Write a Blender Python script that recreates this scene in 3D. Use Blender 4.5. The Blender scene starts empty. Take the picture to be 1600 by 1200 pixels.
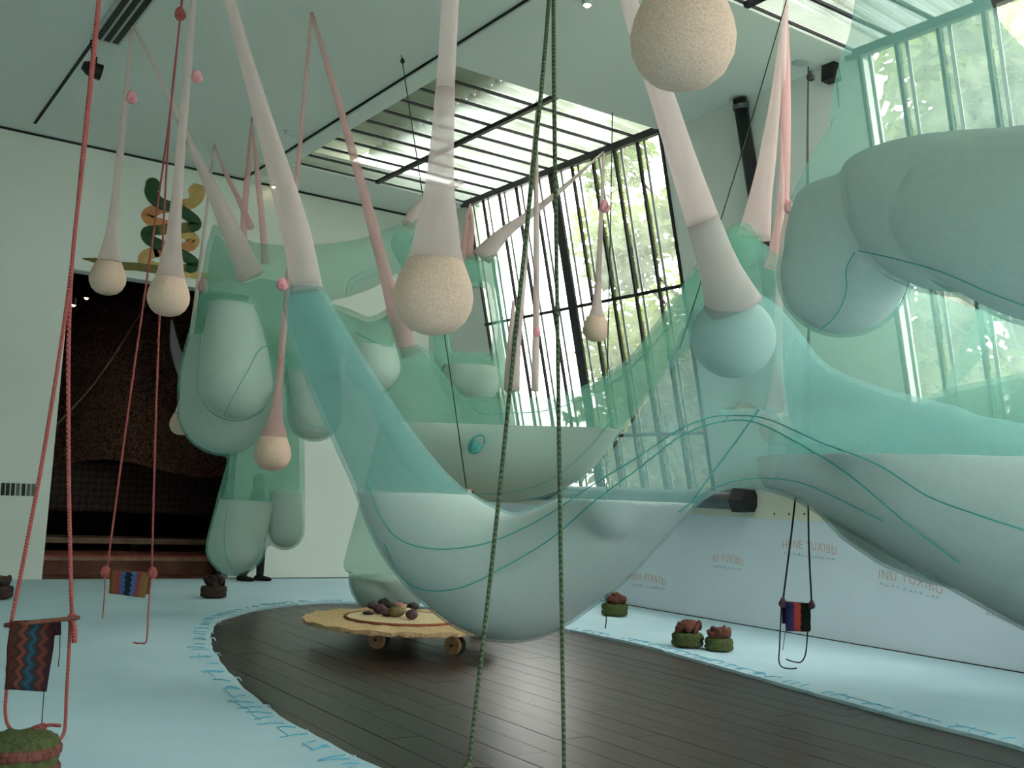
import bpy, bmesh, math, random
import numpy as np
from mathutils import Vector, Matrix
from mathutils.bvhtree import BVHTree
random.seed(7)
SC = bpy.context.scene
COL = SC.collection
# ---------------------------------------------------------------- camera
F, CX, CY = 1631.5, 800.0, 600.0
YAW, PITCH, ROLL, EYE = 0.5962, 0.1074, 0.0484, 1.6
fw = Vector((math.sin(YAW) * math.cos(PITCH), math.cos(YAW) * math.cos(PITCH), math.sin(PITCH)))
rt0 = Vector((math.cos(YAW), -math.sin(YAW), 0)); up0 = rt0.cross(fw)
rt = rt0 * math.cos(ROLL) + up0 * math.sin(ROLL)
up = -rt0 * math.sin(ROLL) + up0 * math.cos(ROLL)
CAM = Vector((0, 0, EYE))
cd = bpy.data.cameras.new('camera'); cam = bpy.data.objects.new('camera', cd); COL.objects.link(cam)
cd.sensor_width = 36; cd.sensor_fit = 'HORIZONTAL'; cd.lens = 36 * F / 1600; cd.clip_end = 200; cd.clip_start = 0.05
cam.matrix_world = Matrix(((rt.x, up.x, -fw.x, CAM.x), (rt.y, up.y, -fw.y, CAM.y), (rt.z, up.z, -fw.z, CAM.z), (0, 0, 0, 1)))
SC.camera = cam
# ---------------------------------------------------------------- world, exposure
W = bpy.data.worlds.new('overcast_sky'); SC.world = W; W.use_nodes = True
bg = W.node_tree.nodes['Background']; bg.inputs[0].default_value = (1.0, 0.935, 0.955, 1); bg.inputs[1].default_value = 7.0
SC.view_settings.view_transform = 'Standard'; SC.view_settings.look = 'None'
SC.view_settings.exposure = 0.6; SC.view_settings.gamma = 1.0; SC.view_settings.use_curve_mapping = False
SC.cycles.transparent_max_bounces = 24; SC.cycles.max_bounces = 8; SC.cycles.diffuse_bounces = 4
SC.cycles.transmission_bounces = 4; SC.cycles.glossy_bounces = 2; SC.cycles.use_denoising = True; SC.cycles.adaptive_threshold = 0.03
SC.cycles.sample_clamp_indirect = 6.0

# ---------------------------------------------------------------- room numbers (metres)
YB = 17.38            # back wall
ZC = 6.87             # ceiling
XT, XB, ZB = 9.68, 10.96, 1.80   # glazed slope: top x, bottom x and height of its foot
XS0, XS1 = 6.22, 9.68            # flat skylights
XL, YF = -3.5, -9.0              # left and front wall
BAYS = [(10.8, 16.0), (2.27, 7.47), (-6.26, -1.06)]

def ray(px, py): return fw + rt * ((px - CX) / F) - up * ((py - CY) / F)
def pt(px, py, d): return CAM + ray(px, py) * d
def onz(px, py, z=0.0): r = ray(px, py); return CAM + r * ((z - EYE) / r.z)
def ony(px, py, y=YB): r = ray(px, py); return CAM + r * (y / r.y)
def onx(px, py, x=XB): r = ray(px, py); return CAM + r * (x / r.x)
def dep(p): return (Vector(p) - CAM).dot(fw)

# ---------------------------------------------------------------- materials
MATS = {}
def newmat(name):
    m = bpy.data.materials.new(name); m.use_nodes = True; MATS[name] = m
    nt = m.node_tree; b = nt.nodes['Principled BSDF']; return m, nt, b
def nz(nt, scale, detail=3, coord='Object', rough=.5):
    tc = nt.nodes.new('ShaderNodeTexCoord'); n = nt.nodes.new('ShaderNodeTexNoise')
    n.inputs['Scale'].default_value = scale; n.inputs['Detail'].default_value = detail; n.inputs['Roughness'].default_value = rough
    nt.links.new(tc.outputs[coord], n.inputs['Vector']); return n
def ramp(nt, src, stops, interp='LINEAR'):
    r = nt.nodes.new('ShaderNodeValToRGB'); r.color_ramp.interpolation = interp
    el = r.color_ramp.elements
    while len(el) < len(stops): el.new(0.5)
    for e, (p, c) in zip(el, stops): e.position = p; e.color = (*c, 1)
    nt.links.new(src, r.inputs[0]); return r
def bump(nt, b, src, strength=.3, dist=.01):
    n = nt.nodes.new('ShaderNodeBump'); n.inputs['Strength'].default_value = strength; n.inputs['Distance'].default_value = dist
    nt.links.new(src, n.inputs['Height']); nt.links.new(n.outputs[0], b.inputs['Normal'])
def mul(c, k): return tuple(min(1, v * k) for v in c)
def mat(name, c, rough=.8, var=.08, scale=4, bmp=0, bscale=60, metal=0, spec=.3):
    if name in MATS: return MATS[name]
    m, nt, b = newmat(name); b.inputs['Roughness'].default_value = rough; b.inputs['Metallic'].default_value = metal
    b.inputs['Specular IOR Level'].default_value = spec
    n = nz(nt, scale); r = ramp(nt, n.outputs[0], [(.3, mul(c, 1 - var)), (.7, mul(c, 1 + var))])
    nt.links.new(r.outputs[0], b.inputs['Base Color'])
    if bmp: bump(nt, b, nz(nt, bscale, 4).outputs[0], bmp, .01)
    return m
def gauze(name, c, opacity, trans=.55, fine=0):
    """stretch tulle: part open mesh, part thread that reflects and passes light"""
    m, nt, b = newmat(name); nt.nodes.remove(b); out = nt.nodes['Material Output']
    n = nz(nt, 3, 2); r = ramp(nt, n.outputs[0], [(.3, mul(c, .98)), (.7, mul(c, 1.02))])
    d = nt.nodes.new('ShaderNodeBsdfDiffuse'); t = nt.nodes.new('ShaderNodeBsdfTranslucent'); tr = nt.nodes.new('ShaderNodeBsdfTransparent')
    nt.links.new(r.outputs[0], d.inputs[0]); nt.links.new(r.outputs[0], t.inputs[0])
    a = nt.nodes.new('ShaderNodeMixShader'); a.inputs[0].default_value = trans
    nt.links.new(d.outputs[0], a.inputs[1]); nt.links.new(t.outputs[0], a.inputs[2])
    k = nt.nodes.new('ShaderNodeMixShader'); k.inputs[0].default_value = opacity
    nt.links.new(tr.outputs[0], k.inputs[1]); nt.links.new(a.outputs[0], k.inputs[2]); nt.links.new(k.outputs[0], out.inputs[0])
    return m
def stripes(name, stops, axis, scale, off=0, rough=.9, zig=0, zscale=14, bmp=.5, interp='CONSTANT', noise=.04):
    """bands across one object axis, with a zigzag along z"""
    m, nt, b = newmat(name); b.inputs['Roughness'].default_value = rough; b.inputs['Specular IOR Level'].default_value = .1
    tc = nt.nodes.new('ShaderNodeTexCoord'); sp = nt.nodes.new('ShaderNodeSeparateXYZ'); nt.links.new(tc.outputs['UV'], sp.inputs[0])
    ma = nt.nodes.new('ShaderNodeMath'); ma.operation = 'MULTIPLY_ADD'; ma.inputs[1].default_value = scale; ma.inputs[2].default_value = off
    nt.links.new(sp.outputs[axis], ma.inputs[0]); v = ma.outputs[0]
    if zig:
        pp = nt.nodes.new('ShaderNodeMath'); pp.operation = 'PINGPONG'; pp.inputs[1].default_value = 1.0
        mz = nt.nodes.new('ShaderNodeMath'); mz.operation = 'MULTIPLY'; mz.inputs[1].default_value = zscale
        nt.links.new(sp.outputs[1], mz.inputs[0]); nt.links.new(mz.outputs[0], pp.inputs[0])
        ad = nt.nodes.new('ShaderNodeMath'); ad.operation = 'MULTIPLY_ADD'; ad.inputs[1].default_value = zig
        nt.links.new(pp.outputs[0], ad.inputs[0]); nt.links.new(v, ad.inputs[2]); v = ad.outputs[0]
    n = nz(nt, 90, 2); an = nt.nodes.new('ShaderNodeMath'); an.operation = 'MULTIPLY_ADD'; an.inputs[1].default_value = noise
    nt.links.new(n.outputs[0], an.inputs[0]); nt.links.new(v, an.inputs[2])
    r = ramp(nt, an.outputs[0], stops, interp); nt.links.new(r.outputs[0], b.inputs['Base Color'])
    if bmp: bump(nt, b, nz(nt, 160, 2).outputs[0], bmp, .01)
    return m
mat('wall_paint', (.74, .78, .72), .9, .03, .6, .05, 120)
mat('ceiling_paint', (.72, .76, .71), .9, .03, .5)
mat('panel_paint', (.68, .75, .82), .85, .03, .8, .05, 100)
mat('cream_paint', (.70, .68, .56), .85, .05, 2)
mat('shadow_gap', (.03, .035, .035), .9)
mat('black_metal', (.022, .022, .024), .45, .2, 8, .1, 40, .3, .5)
mat('grey_metal', (.12, .13, .14), .4, .15, 6, 0, 40, .6, .5)
mat('alu', (.55, .57, .55), .5, .08, 8, 0, 40, .4, .5)
mat('bead_fill', (.82, .81, .78), .95, .03, 30, .3, 220)
mat('bead_tan', (.74, .53, .41), .95, .16, 120, .5, 160)
mat('aqua_ball', (.52, .62, .58), .95, .05, 4)
mat('seam_thread', (.10, .40, .37), .8)
mat('knot_pink', (.78, .34, .38), .85)
mat('knot_teal', (.10, .38, .35), .8)
mat('rope_black', (.03, .035, .035), .9, .3, 120)
mat('thread_dark', (.035, .06, .04), .9, .3, 120)
mat('thread_white', (.75, .66, .58), .9)
mat('wood_stick', (.13, .05, .03), .8, .3, 40)
mat('dark_cloth', (.012, .012, .016), .9, .2, 20, .2, 60)
mat('skin_tone', (.33, .18, .12), .6); mat('hair_dark', (.015, .012, .01), .7)
mat('mural_green', (.035, .085, .045), .9, .15, 6); mat('mural_olive', (.16, .14, .045), .9, .15, 6)
mat('mural_ochre', (.52, .35, .13), .9, .12, 6); mat('mural_orange', (.55, .24, .10), .9, .12, 6)
mat('text_orange', (.62, .27, .13), .9); mat('text_blue', (.30, .46, .56), .9)
mat('stitch_blue', (.12, .44, .60), .8); mat('carpet_trim', (.40, .62, .72), .9)
mat('floor_base', (.012, .009, .008), .8)
mat('straw', (.62, .42, .22), .9, .25, 40, .8, 50); mat('straw_light', (.72, .56, .33), .9, .2, 40, .6, 60)
mat('red_braid', (.25, .07, .04), .9); mat('rubber', (.012, .012, .012), .7); mat('log_wood', (.32, .20, .10), .8, .25, 18, .3, 30)
mat('pod_purple', (.08, .035, .05), .6, .3, 20); mat('pod_dark', (.03, .025, .02), .7, .3, 20); mat('pod_olive', (.17, .14, .06), .7, .3, 20)
mat('pod_pink', (.42, .17, .16), .7, .2, 20); mat('pod_peach', (.62, .38, .22), .7, .2, 20); mat('pod_cream', (.6, .5, .36), .7, .2, 20)
mat('crochet_green', (.075, .095, .032), .95, .45, 45, 1.0, 70); mat('crochet_brown', (.15, .052, .04), .95, .45, 45, 1.0, 70)
mat('crochet_dark', (.055, .035, .028), .95, .4, 45, 1.0, 70)
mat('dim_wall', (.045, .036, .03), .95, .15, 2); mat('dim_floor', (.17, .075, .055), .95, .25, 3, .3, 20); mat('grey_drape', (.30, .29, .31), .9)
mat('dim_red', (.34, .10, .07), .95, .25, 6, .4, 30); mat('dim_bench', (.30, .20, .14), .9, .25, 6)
mat('trunk', (.10, .075, .05), .9, .3, 10, .6, 20); mat('ground_green', (.16, .19, .09), .95, .3, 1)
mat('blocker_grey', (.46, .49, .40), .9, .1, 1)
mat('lamp_body', (.02, .02, .02), .5); mat('wall_stripe', (.045, .05, .045), .9, .3, 30); mat('wall_stripe_grey', (.16, .19, .17), .9)
m, nt, b = newmat('leaf'); nt.nodes.remove(b)
n = nz(nt, .9, 3); r = ramp(nt, n.outputs[0], [(.3, (.10, .15, .03)), (.7, (.29, .35, .12))])
d_ = nt.nodes.new('ShaderNodeBsdfDiffuse'); t_ = nt.nodes.new('ShaderNodeBsdfTranslucent'); x_ = nt.nodes.new('ShaderNodeMixShader'); x_.inputs[0].default_value = .55
nt.links.new(r.outputs[0], d_.inputs[0]); nt.links.new(r.outputs[0], t_.inputs[0]); nt.links.new(d_.outputs[0], x_.inputs[1]); nt.links.new(t_.outputs[0], x_.inputs[2])
nt.links.new(x_.outputs[0], nt.nodes['Material Output'].inputs[0])
def emis(name, c, s):
    m, nt, b = newmat(name); b.inputs['Emission Color'].default_value = (*c, 1); b.inputs['Emission Strength'].default_value = s; b.inputs['Base Color'].default_value = (*c, 1)
emis('warm_bulb', (1, .72, .4), 12); emis('louvre', (.75, .88, 1), 2.5)
# rippled and dusty panes
def pane_mat(name, c, op, scale, tint):
    m, nt, b = newmat(name); nt.nodes.remove(b); out = nt.nodes['Material Output']
    tr = nt.nodes.new('ShaderNodeBsdfTransparent'); tr.inputs[0].default_value = (*tint, 1)
    tl = nt.nodes.new('ShaderNodeBsdfTranslucent'); tl.inputs[0].default_value = (*c, 1)
    n = nz(nt, scale, 5); rr = ramp(nt, n.outputs[0], [(.35, (op * .7,) * 3), (.65, (min(1, op * 1.3),) * 3)])
    k = nt.nodes.new('ShaderNodeMixShader'); nt.links.new(rr.outputs[0], k.inputs[0]); nt.links.new(tr.outputs[0], k.inputs[1]); nt.links.new(tl.outputs[0], k.inputs[2])
    gl = nt.nodes.new('ShaderNodeBsdfGlossy'); gl.inputs['Roughness'].default_value = .12
    k2 = nt.nodes.new('ShaderNodeMixShader'); k2.inputs[0].default_value = .04
    nt.links.new(k.outputs[0], k2.inputs[1]); nt.links.new(gl.outputs[0], k2.inputs[2]); nt.links.new(k2.outputs[0], out.inputs[0])
pane_mat('rippled_glass', (.85, .95, .86), .115, 5, (.88, .92, .88))
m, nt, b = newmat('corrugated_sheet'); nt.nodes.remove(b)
n = nz(nt, 1.1, 3); wv = nt.nodes.new('ShaderNodeTexWave'); wv.bands_direction = 'Y'; wv.inputs['Scale'].default_value = 1.35; wv.inputs['Distortion'].default_value = .6  # wave bands put the striped light of the ribs into the sheet colour
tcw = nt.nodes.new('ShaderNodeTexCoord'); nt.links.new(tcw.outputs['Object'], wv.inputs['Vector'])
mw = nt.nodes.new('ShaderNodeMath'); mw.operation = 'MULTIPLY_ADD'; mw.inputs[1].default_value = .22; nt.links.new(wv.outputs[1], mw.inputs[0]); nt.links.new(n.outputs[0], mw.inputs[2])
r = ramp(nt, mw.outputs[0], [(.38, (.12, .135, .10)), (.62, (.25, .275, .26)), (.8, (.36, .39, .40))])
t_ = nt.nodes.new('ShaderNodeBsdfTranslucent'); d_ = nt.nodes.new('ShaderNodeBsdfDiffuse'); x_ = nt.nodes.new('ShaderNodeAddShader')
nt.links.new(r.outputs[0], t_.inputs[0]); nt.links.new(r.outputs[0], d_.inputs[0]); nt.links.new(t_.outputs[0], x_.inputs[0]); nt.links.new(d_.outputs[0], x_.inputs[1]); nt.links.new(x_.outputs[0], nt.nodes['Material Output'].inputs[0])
pane_mat('clear_glass', (.9, .95, .95), .05, 3, (.95, .98, .97))
pane_mat('roof_glass', (.62, .66, .60), .12, 2.5, (.82, .86, .81))

gauze('aqua_tulle', (.30, .58, .51), .36, .5)
gauze('aqua_tulle_far', (.31, .62, .50), .37, .5)
gauze('aqua_tulle_blue', (.35, .61, .60), .35, .5)
gauze('aqua_lining', (.24, .52, .47), .40, .5)
gauze('white_tulle', (.80, .66, .64), .62, .5)
gauze('pink_tulle', (.80, .50, .50), .60, .5)
gauze('strip_tulle', (.72, .60, .57), .90, .4)
gauze('grey_tulle', (.62, .57, .54), .90, .4)
# wood boards
m, nt, b = newmat('dark_boards'); b.inputs['Roughness'].default_value = .34; b.inputs['Specular IOR Level'].default_value = .30
tc = nt.nodes.new('ShaderNodeTexCoord'); mp = nt.nodes.new('ShaderNodeMapping'); mp.inputs['Scale'].default_value = (14, .8, 14); nt.links.new(tc.outputs['Object'], mp.inputs[0])
n = nt.nodes.new('ShaderNodeTexNoise'); n.inputs['Scale'].default_value = 3; n.inputs['Detail'].default_value = 6; nt.links.new(mp.outputs[0], n.inputs['Vector'])
oi = nt.nodes.new('ShaderNodeObjectInfo'); ad = nt.nodes.new('ShaderNodeMath'); ad.operation = 'MULTIPLY_ADD'; ad.inputs[1].default_value = .22
nt.links.new(oi.outputs['Random'], ad.inputs[0]); nt.links.new(n.outputs[0], ad.inputs[2])
r = ramp(nt, ad.outputs[0], [(.3, (.022, .013, .010)), (.85, (.056, .036, .027))]); nt.links.new(r.outputs[0], b.inputs['Base Color'])
r2 = ramp(nt, n.outputs[0], [(.3, (.30,) * 3), (.7, (.37,) * 3)]); nt.links.new(r2.outputs[0], b.inputs['Roughness'])
# carpet
m, nt, b = newmat('pale_carpet'); b.inputs['Roughness'].default_value = .97; b.inputs['Specular IOR Level'].default_value = .1
n = nz(nt, 1.2, 4); r = ramp(nt, n.outputs[0], [(.3, (.48, .66, .75)), (.7, (.54, .72, .80))]); nt.links.new(r.outputs[0], b.inputs['Base Color'])
bump(nt, b, nz(nt, 140, 3).outputs[0], .35, .01)
# ropes with a twist
def rope_mat(name, a, c):
    m, nt, b = newmat(name); b.inputs['Roughness'].default_value = .9
    tc = nt.nodes.new('ShaderNodeTexCoord'); w = nt.nodes.new('ShaderNodeTexWave'); w.wave_type = 'BANDS'; w.bands_direction = 'DIAGONAL'
    w.inputs['Scale'].default_value = 38; w.inputs['Distortion'].default_value = 1.5; nt.links.new(tc.outputs['Object'], w.inputs[0])
    r = ramp(nt, w.outputs[0], [(.3, a), (.7, c)]); nt.links.new(r.outputs[0], b.inputs['Base Color']); bump(nt, b, w.outputs[0], .6, .01)
rope_mat('rope_red', (.30, .05, .055), (.54, .14, .13)); rope_mat('rope_green', (.045, .075, .04), (.12, .155, .08))
# woven brown canopy in the dim room
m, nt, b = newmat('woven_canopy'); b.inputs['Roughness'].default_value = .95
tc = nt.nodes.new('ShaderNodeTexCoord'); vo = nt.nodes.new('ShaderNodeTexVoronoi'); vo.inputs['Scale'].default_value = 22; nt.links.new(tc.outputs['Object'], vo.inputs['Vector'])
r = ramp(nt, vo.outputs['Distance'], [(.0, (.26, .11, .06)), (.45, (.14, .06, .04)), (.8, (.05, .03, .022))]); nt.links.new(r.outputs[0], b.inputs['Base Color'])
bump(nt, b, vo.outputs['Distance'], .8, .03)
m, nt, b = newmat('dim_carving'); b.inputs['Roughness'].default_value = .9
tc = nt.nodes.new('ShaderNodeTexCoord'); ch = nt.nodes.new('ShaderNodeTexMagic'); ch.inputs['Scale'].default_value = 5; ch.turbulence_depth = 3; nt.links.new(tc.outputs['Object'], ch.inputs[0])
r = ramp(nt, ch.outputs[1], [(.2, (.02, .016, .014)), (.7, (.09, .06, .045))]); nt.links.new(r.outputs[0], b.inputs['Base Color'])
M = MATS

# ---------------------------------------------------------------- builders
BASE = {}
def tag(o, label=None, cat=None, group=None, kind=None):
    if label: o['label'] = label
    if cat: o['category'] = cat
    if group: o['group'] = group
    if kind: o['kind'] = kind
    return o
def empty(name, loc, label=None, cat=None, group=None, kind=None):
    o = bpy.data.objects.new(name, None); COL.objects.link(o); o.location = loc; o.empty_display_size = .1
    return tag(o, label, cat, group, kind)
def wloc(o):
    v = Vector((0, 0, 0))
    while o: v += o.location; o = o.parent
    return v
def link(name, me, material, parent=None, loc=None, smooth=False):
    """link world-space mesh data as one object, its origin at loc (parts: at their parent's base)"""
    o = bpy.data.objects.new(name, me); COL.objects.link(o)
    if material is not None and not me.materials: me.materials.append(M[material] if isinstance(material, str) else material)
    base = wloc(parent) if parent else Vector(loc or (0, 0, 0))
    me.transform(Matrix.Translation(-base))
    if parent: o.parent = parent
    else: o.location = base
    if smooth: me.polygons.foreach_set('use_smooth', [True] * len(me.polygons))
    return o
def mesh(verts, faces, name='m'):
    me = bpy.data.meshes.new(name); me.from_pydata([tuple(v) for v in verts], [], faces); me.update(); return me
BF = [(0, 3, 2, 1), (4, 5, 6, 7), (0, 1, 5, 4), (1, 2, 6, 5), (2, 3, 7, 6), (3, 0, 4, 7)]
def boxv(x0, x1, y0, y1, z0, z1): return [(x0, y0, z0), (x1, y0, z0), (x1, y1, z0), (x0, y1, z0), (x0, y0, z1), (x1, y0, z1), (x1, y1, z1), (x0, y1, z1)]
def boxes(lst):
    V, Fc = [], []
    for b in lst:
        k = len(V); V += boxv(*b); Fc += [tuple(i + k for i in f) for f in BF]
    return mesh(V, Fc)
def bar(p, q, wx, nrm, wn):
    """box from p to q, wx wide across, wn thick along nrm"""
    p, q, nrm = Vector(p), Vector(q), Vector(nrm).normalized(); s = (q - p).normalized().cross(nrm).normalized() * wx / 2; t = nrm * wn / 2
    return [p - s - t, p + s - t, p + s + t, p - s + t, q - s - t, q + s - t, q + s + t, q - s + t]
def bars(lst):
    V, Fc = [], []
    for b in lst:
        k = len(V); V += bar(*b); Fc += [tuple(i + k for i in f) for f in BF]
    me = mesh(V, Fc); bm = bmesh.new(); bm.from_mesh(me); bmesh.ops.recalc_face_normals(bm, faces=bm.faces); bm.to_mesh(me); bm.free(); return me
def spline(P, n=6):
    """Catmull-Rom through rows (x, y, z, r ...)"""
    P = np.array([list(p) for p in P], float)
    if len(P) == 2: return np.array([P[0] * (1 - t) + P[1] * t for t in np.linspace(0, 1, n + 1)])
    Q = np.vstack([2 * P[0] - P[1], P, 2 * P[-1] - P[-2]]); out = []
    for i in range(1, len(Q) - 2):
        for k in range(n):
            t = k / n; a, b, c, d = Q[i - 1], Q[i], Q[i + 1], Q[i + 2]
            out.append(.5 * (2 * b + (c - a) * t + (2 * a - 5 * b + 4 * c - d) * t * t + (-a + 3 * b - 3 * c + d) * t ** 3))
    out.append(P[-1]); return np.array(out)
def tubemesh(rows, seg=10, caps=True, round_caps=False, oval=None):
    """sweep circles along rows (x, y, z, r); oval = (axis, factor) squashes rings along an axis"""
    rows = [np.array(r, float) for r in rows]
    if round_caps:
        a, b = rows[0], rows[1]; t = a[:3] - b[:3]; t /= np.linalg.norm(t) + 1e-9
        pre = [np.append(a[:3] + t * a[3] * s, a[3] * c) for s, c in ((.99, .12), (.92, .39), (.77, .64), (.54, .84), (.28, .96))]
        a, b = rows[-1], rows[-2]; t = a[:3] - b[:3]; t /= np.linalg.norm(t) + 1e-9
        post = [np.append(a[:3] + t * a[3] * s, a[3] * c) for s, c in ((.28, .96), (.54, .84), (.77, .64), (.92, .39), (.99, .12))]
        rows = pre + rows + post
    n = len(rows); V, Fc = [], []; u = None
    for i in range(n):
        t = rows[min(i + 1, n - 1)][:3] - rows[max(i - 1, 0)][:3]; t = t / (np.linalg.norm(t) + 1e-12)
        if u is None:
            h = np.array([0, 0, 1.]) if abs(t[2]) < .9 else np.array([1., 0, 0]); u = np.cross(h, t)
        else: u = u - t * (u @ t)
        u /= np.linalg.norm(u) + 1e-12; v = np.cross(t, u)
        for k in range(seg):
            a = 2 * math.pi * k / seg; off = (u * math.cos(a) + v * math.sin(a)) * max(rows[i][3], 1e-4)
            if oval is not None: ax = np.array(oval[0]); off = off + ax * (off @ ax) * (oval[1] - 1)
            V.append(rows[i][:3] + off)
    for i in range(n - 1):
        for k in range(seg):
            Fc.append((i * seg + k, i * seg + (k + 1) % seg, (i + 1) * seg + (k + 1) % seg, (i + 1) * seg + k))
    if caps: Fc.append(tuple(range(seg - 1, -1, -1))); Fc.append(tuple((n - 1) * seg + k for k in range(seg)))
    return mesh(V, Fc)
def S(*rows):
    """rows (px, py, depth, radius in px) -> rows (x, y, z, radius)"""
    return [(*pt(a, b, d), r * d / F) for a, b, d, r in rows]
def tube(name, rows, material, parent=None, loc=None, n=6, seg=10, rc=False, caps=True, oval=None):
    me = tubemesh(spline(rows, n), seg, caps, rc, oval)
    return link(name, me, material, parent, loc, True)
def joinmesh(ms):
    bm = bmesh.new()
    for me in ms: bm.from_mesh(me); bpy.data.meshes.remove(me)
    me = bpy.data.meshes.new('j'); bm.to_mesh(me); bm.free(); return me
def inflate(tubes, voxel=.035, iters=6, inset=0.0, depth_scale=1.0):
    """union of swept tubes as one smooth skin"""
    ms = []
    for t in tubes:
        rows = spline(t, 8); rows[:, 3] = np.maximum(rows[:, 3] - inset, .02)
        ms.append(tubemesh(rows, 20, True, True, (tuple(fw), depth_scale) if depth_scale != 1 else None))
    me = joinmesh(ms); o = bpy.data.objects.new('tmp', me); COL.objects.link(o)
    md = o.modifiers.new('r', 'REMESH'); md.mode = 'VOXEL'; md.voxel_size = voxel
    sm = o.modifiers.new('s', 'SMOOTH'); sm.factor = .5; sm.iterations = iters
    bpy.context.view_layer.update()
    res = bpy.data.meshes.new_from_object(o.evaluated_get(bpy.context.evaluated_depsgraph_get()))
    bpy.data.objects.remove(o); bpy.data.meshes.remove(me); return res
def cut(me, planes, close=True):
    """keep what lies under every plane (point, normal), closing the cut"""
    bm = bmesh.new(); bm.from_mesh(me)
    for co, no in planes:
        bmesh.ops.bisect_plane(bm, geom=bm.verts[:] + bm.edges[:] + bm.faces[:], plane_co=co, plane_no=no, clear_outer=True, dist=1e-5)
        be = [e for e in bm.edges if e.is_boundary]
        if be and close: bmesh.ops.holes_fill(bm, edges=be, sides=0)
    bmesh.ops.triangulate(bm, faces=[f for f in bm.faces if len(f.verts) > 4])
    bm.to_mesh(me); bm.free(); return me
def level(px, py, d, tilt=(0, 0)): return (pt(px, py, d), Vector((tilt[0], tilt[1], 1)).normalized())
def lathe(profile, seg=24, c=(0, 0, 0), caps=False):
    V, Fc = [], []
    for r, z in profile:
        for k in range(seg):
            a = 2 * math.pi * k / seg; V.append((c[0] + r * math.cos(a), c[1] + r * math.sin(a), c[2] + z))
    for i in range(len(profile) - 1):
        for k in range(seg): Fc.append((i * seg + k, i * seg + (k + 1) % seg, (i + 1) * seg + (k + 1) % seg, (i + 1) * seg + k))
    if caps: Fc.append(tuple(range(seg - 1, -1, -1))); Fc.append(tuple((len(profile) - 1) * seg + k for k in range(seg)))
    return mesh(V, Fc)
def ball(c, r, sx=1, sy=1, sz=1, sub=2):
    bm = bmesh.new(); bmesh.ops.create_icosphere(bm, subdivisions=sub, radius=r)
    for v in bm.verts: v.co = Vector((v.co.x * sx, v.co.y * sy, v.co.z * sz)) + Vector(c)
    me = bpy.data.meshes.new('b'); bm.to_mesh(me); bm.free(); return me
def struct(name, me, material, parent=None, label=None):
    o = link(name, me, material, parent)
    if not parent: o['kind'] = 'structure'
    if label: o['label'] = label
    return o

# ================================================================ THE ROOM
floor = struct('floor', boxes([(XL, XB, YF, YB, -.25, -.035)]), 'floor_base')
# carpet outline: a leaf-shaped hole over the boards
HOLE = [(3.91, 11.35), (4.41, 12.38), (5.36, 13.36), (6.4, 13.8), (7.3, 13.35), (7.85, 12.2), (8.1, 10.8), (8.16, 9.3), (7.98, 8.0), (7.78, 6.92), (7.55, 5.5), (7.42, 4.2),
        (7.1, 2.9), (6.3, 2.2), (5.2, 2.1), (4.2, 2.7), (3.4, 3.9), (3.02, 5.3), (2.96, 6.41), (3.06, 7.84), (3.45, 9.85)]
hp = spline([(*p, 0, 0) for p in HOLE + HOLE[:1]], 8)[:-1]
hp = [(p[0] + random.uniform(-.012, .012), p[1] + random.uniform(-.012, .012)) for p in hp]
cu = bpy.data.curves.new('c', 'CURVE'); cu.dimensions = '2D'; cu.fill_mode = 'BOTH'; cu.extrude = .0175
for pts in ([(XL, YF), (XB - .002, YF), (XB - .002, YB), (XL, YB)], hp):
    s = cu.splines.new('POLY'); s.points.add(len(pts) - 1); s.use_cyclic_u = True
    for q, p in zip(s.points, pts): q.co = (*p, 0, 1)
tmp = bpy.data.objects.new('t', cu); COL.objects.link(tmp); bpy.context.view_layer.update()
cme = bpy.data.meshes.new_from_object(tmp.evaluated_get(bpy.context.evaluated_depsgraph_get())); bpy.data.objects.remove(tmp)
cme.transform(Matrix.Translation((0, 0, -.0175)))
carpet = tag(link('carpet', cme, 'pale_carpet'), 'pale blue carpet laid around the leaf-shaped patch of dark floorboards', 'carpet')
# boards in the opening, each its own piece
PW = .27; x = 2.85; k = 0
while x < 8.3:
    y = 1.6 - random.random() * 2.2
    while y < 14.2:
        L = random.choice([2.2, 2.8, 3.4, 4.0]); y0, y1 = max(y, 1.6), min(y + L, 14.3)
        if y1 - y0 > .2:
            xs = x + PW / 2
            z = -.03 + random.uniform(-.001, .001)
            struct('plank', boxes([(x + .0035, x + PW - .0035, y0 + .002, y1 - .002, -.034, z)]), 'dark_boards', floor)
        y += L
    x += PW
# stitching along the hole
st = []
for i in range(0, len(hp)):
    a, b = Vector((*hp[i], 0)), Vector((*hp[(i + 1) % len(hp)], 0)); t = (b - a).normalized(); nn = Vector((t.y, -t.x, 0))
    if (a + nn * .1 - Vector((5.5, 8, 0))).length < (a - Vector((5.5, 8, 0))).length: nn = -nn
    for j in range(1):
        p = a.lerp(b, random.random()) + nn * random.uniform(.03, .07); ln = random.uniform(.08, .2)
        q = p + nn * ln + t * random.uniform(-.09, .09)
        st.append(tubemesh([(*p, .004), (*((p + q) / 2 + Vector((0, 0, .006))), .004), (*q, .003)], 4))
    if random.random() < .35:
        p = a.lerp(b, .5) + nn * .17; q = p + t * random.uniform(.15, .4); st.append(tubemesh([(*p, .003), (*q, .003)], 4))
me = joinmesh(st); me.transform(Matrix.Translation((0, 0, .003)))
o = link('stitching', me, 'stitch_blue', carpet); o['kind'] = 'stuff'
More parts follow.
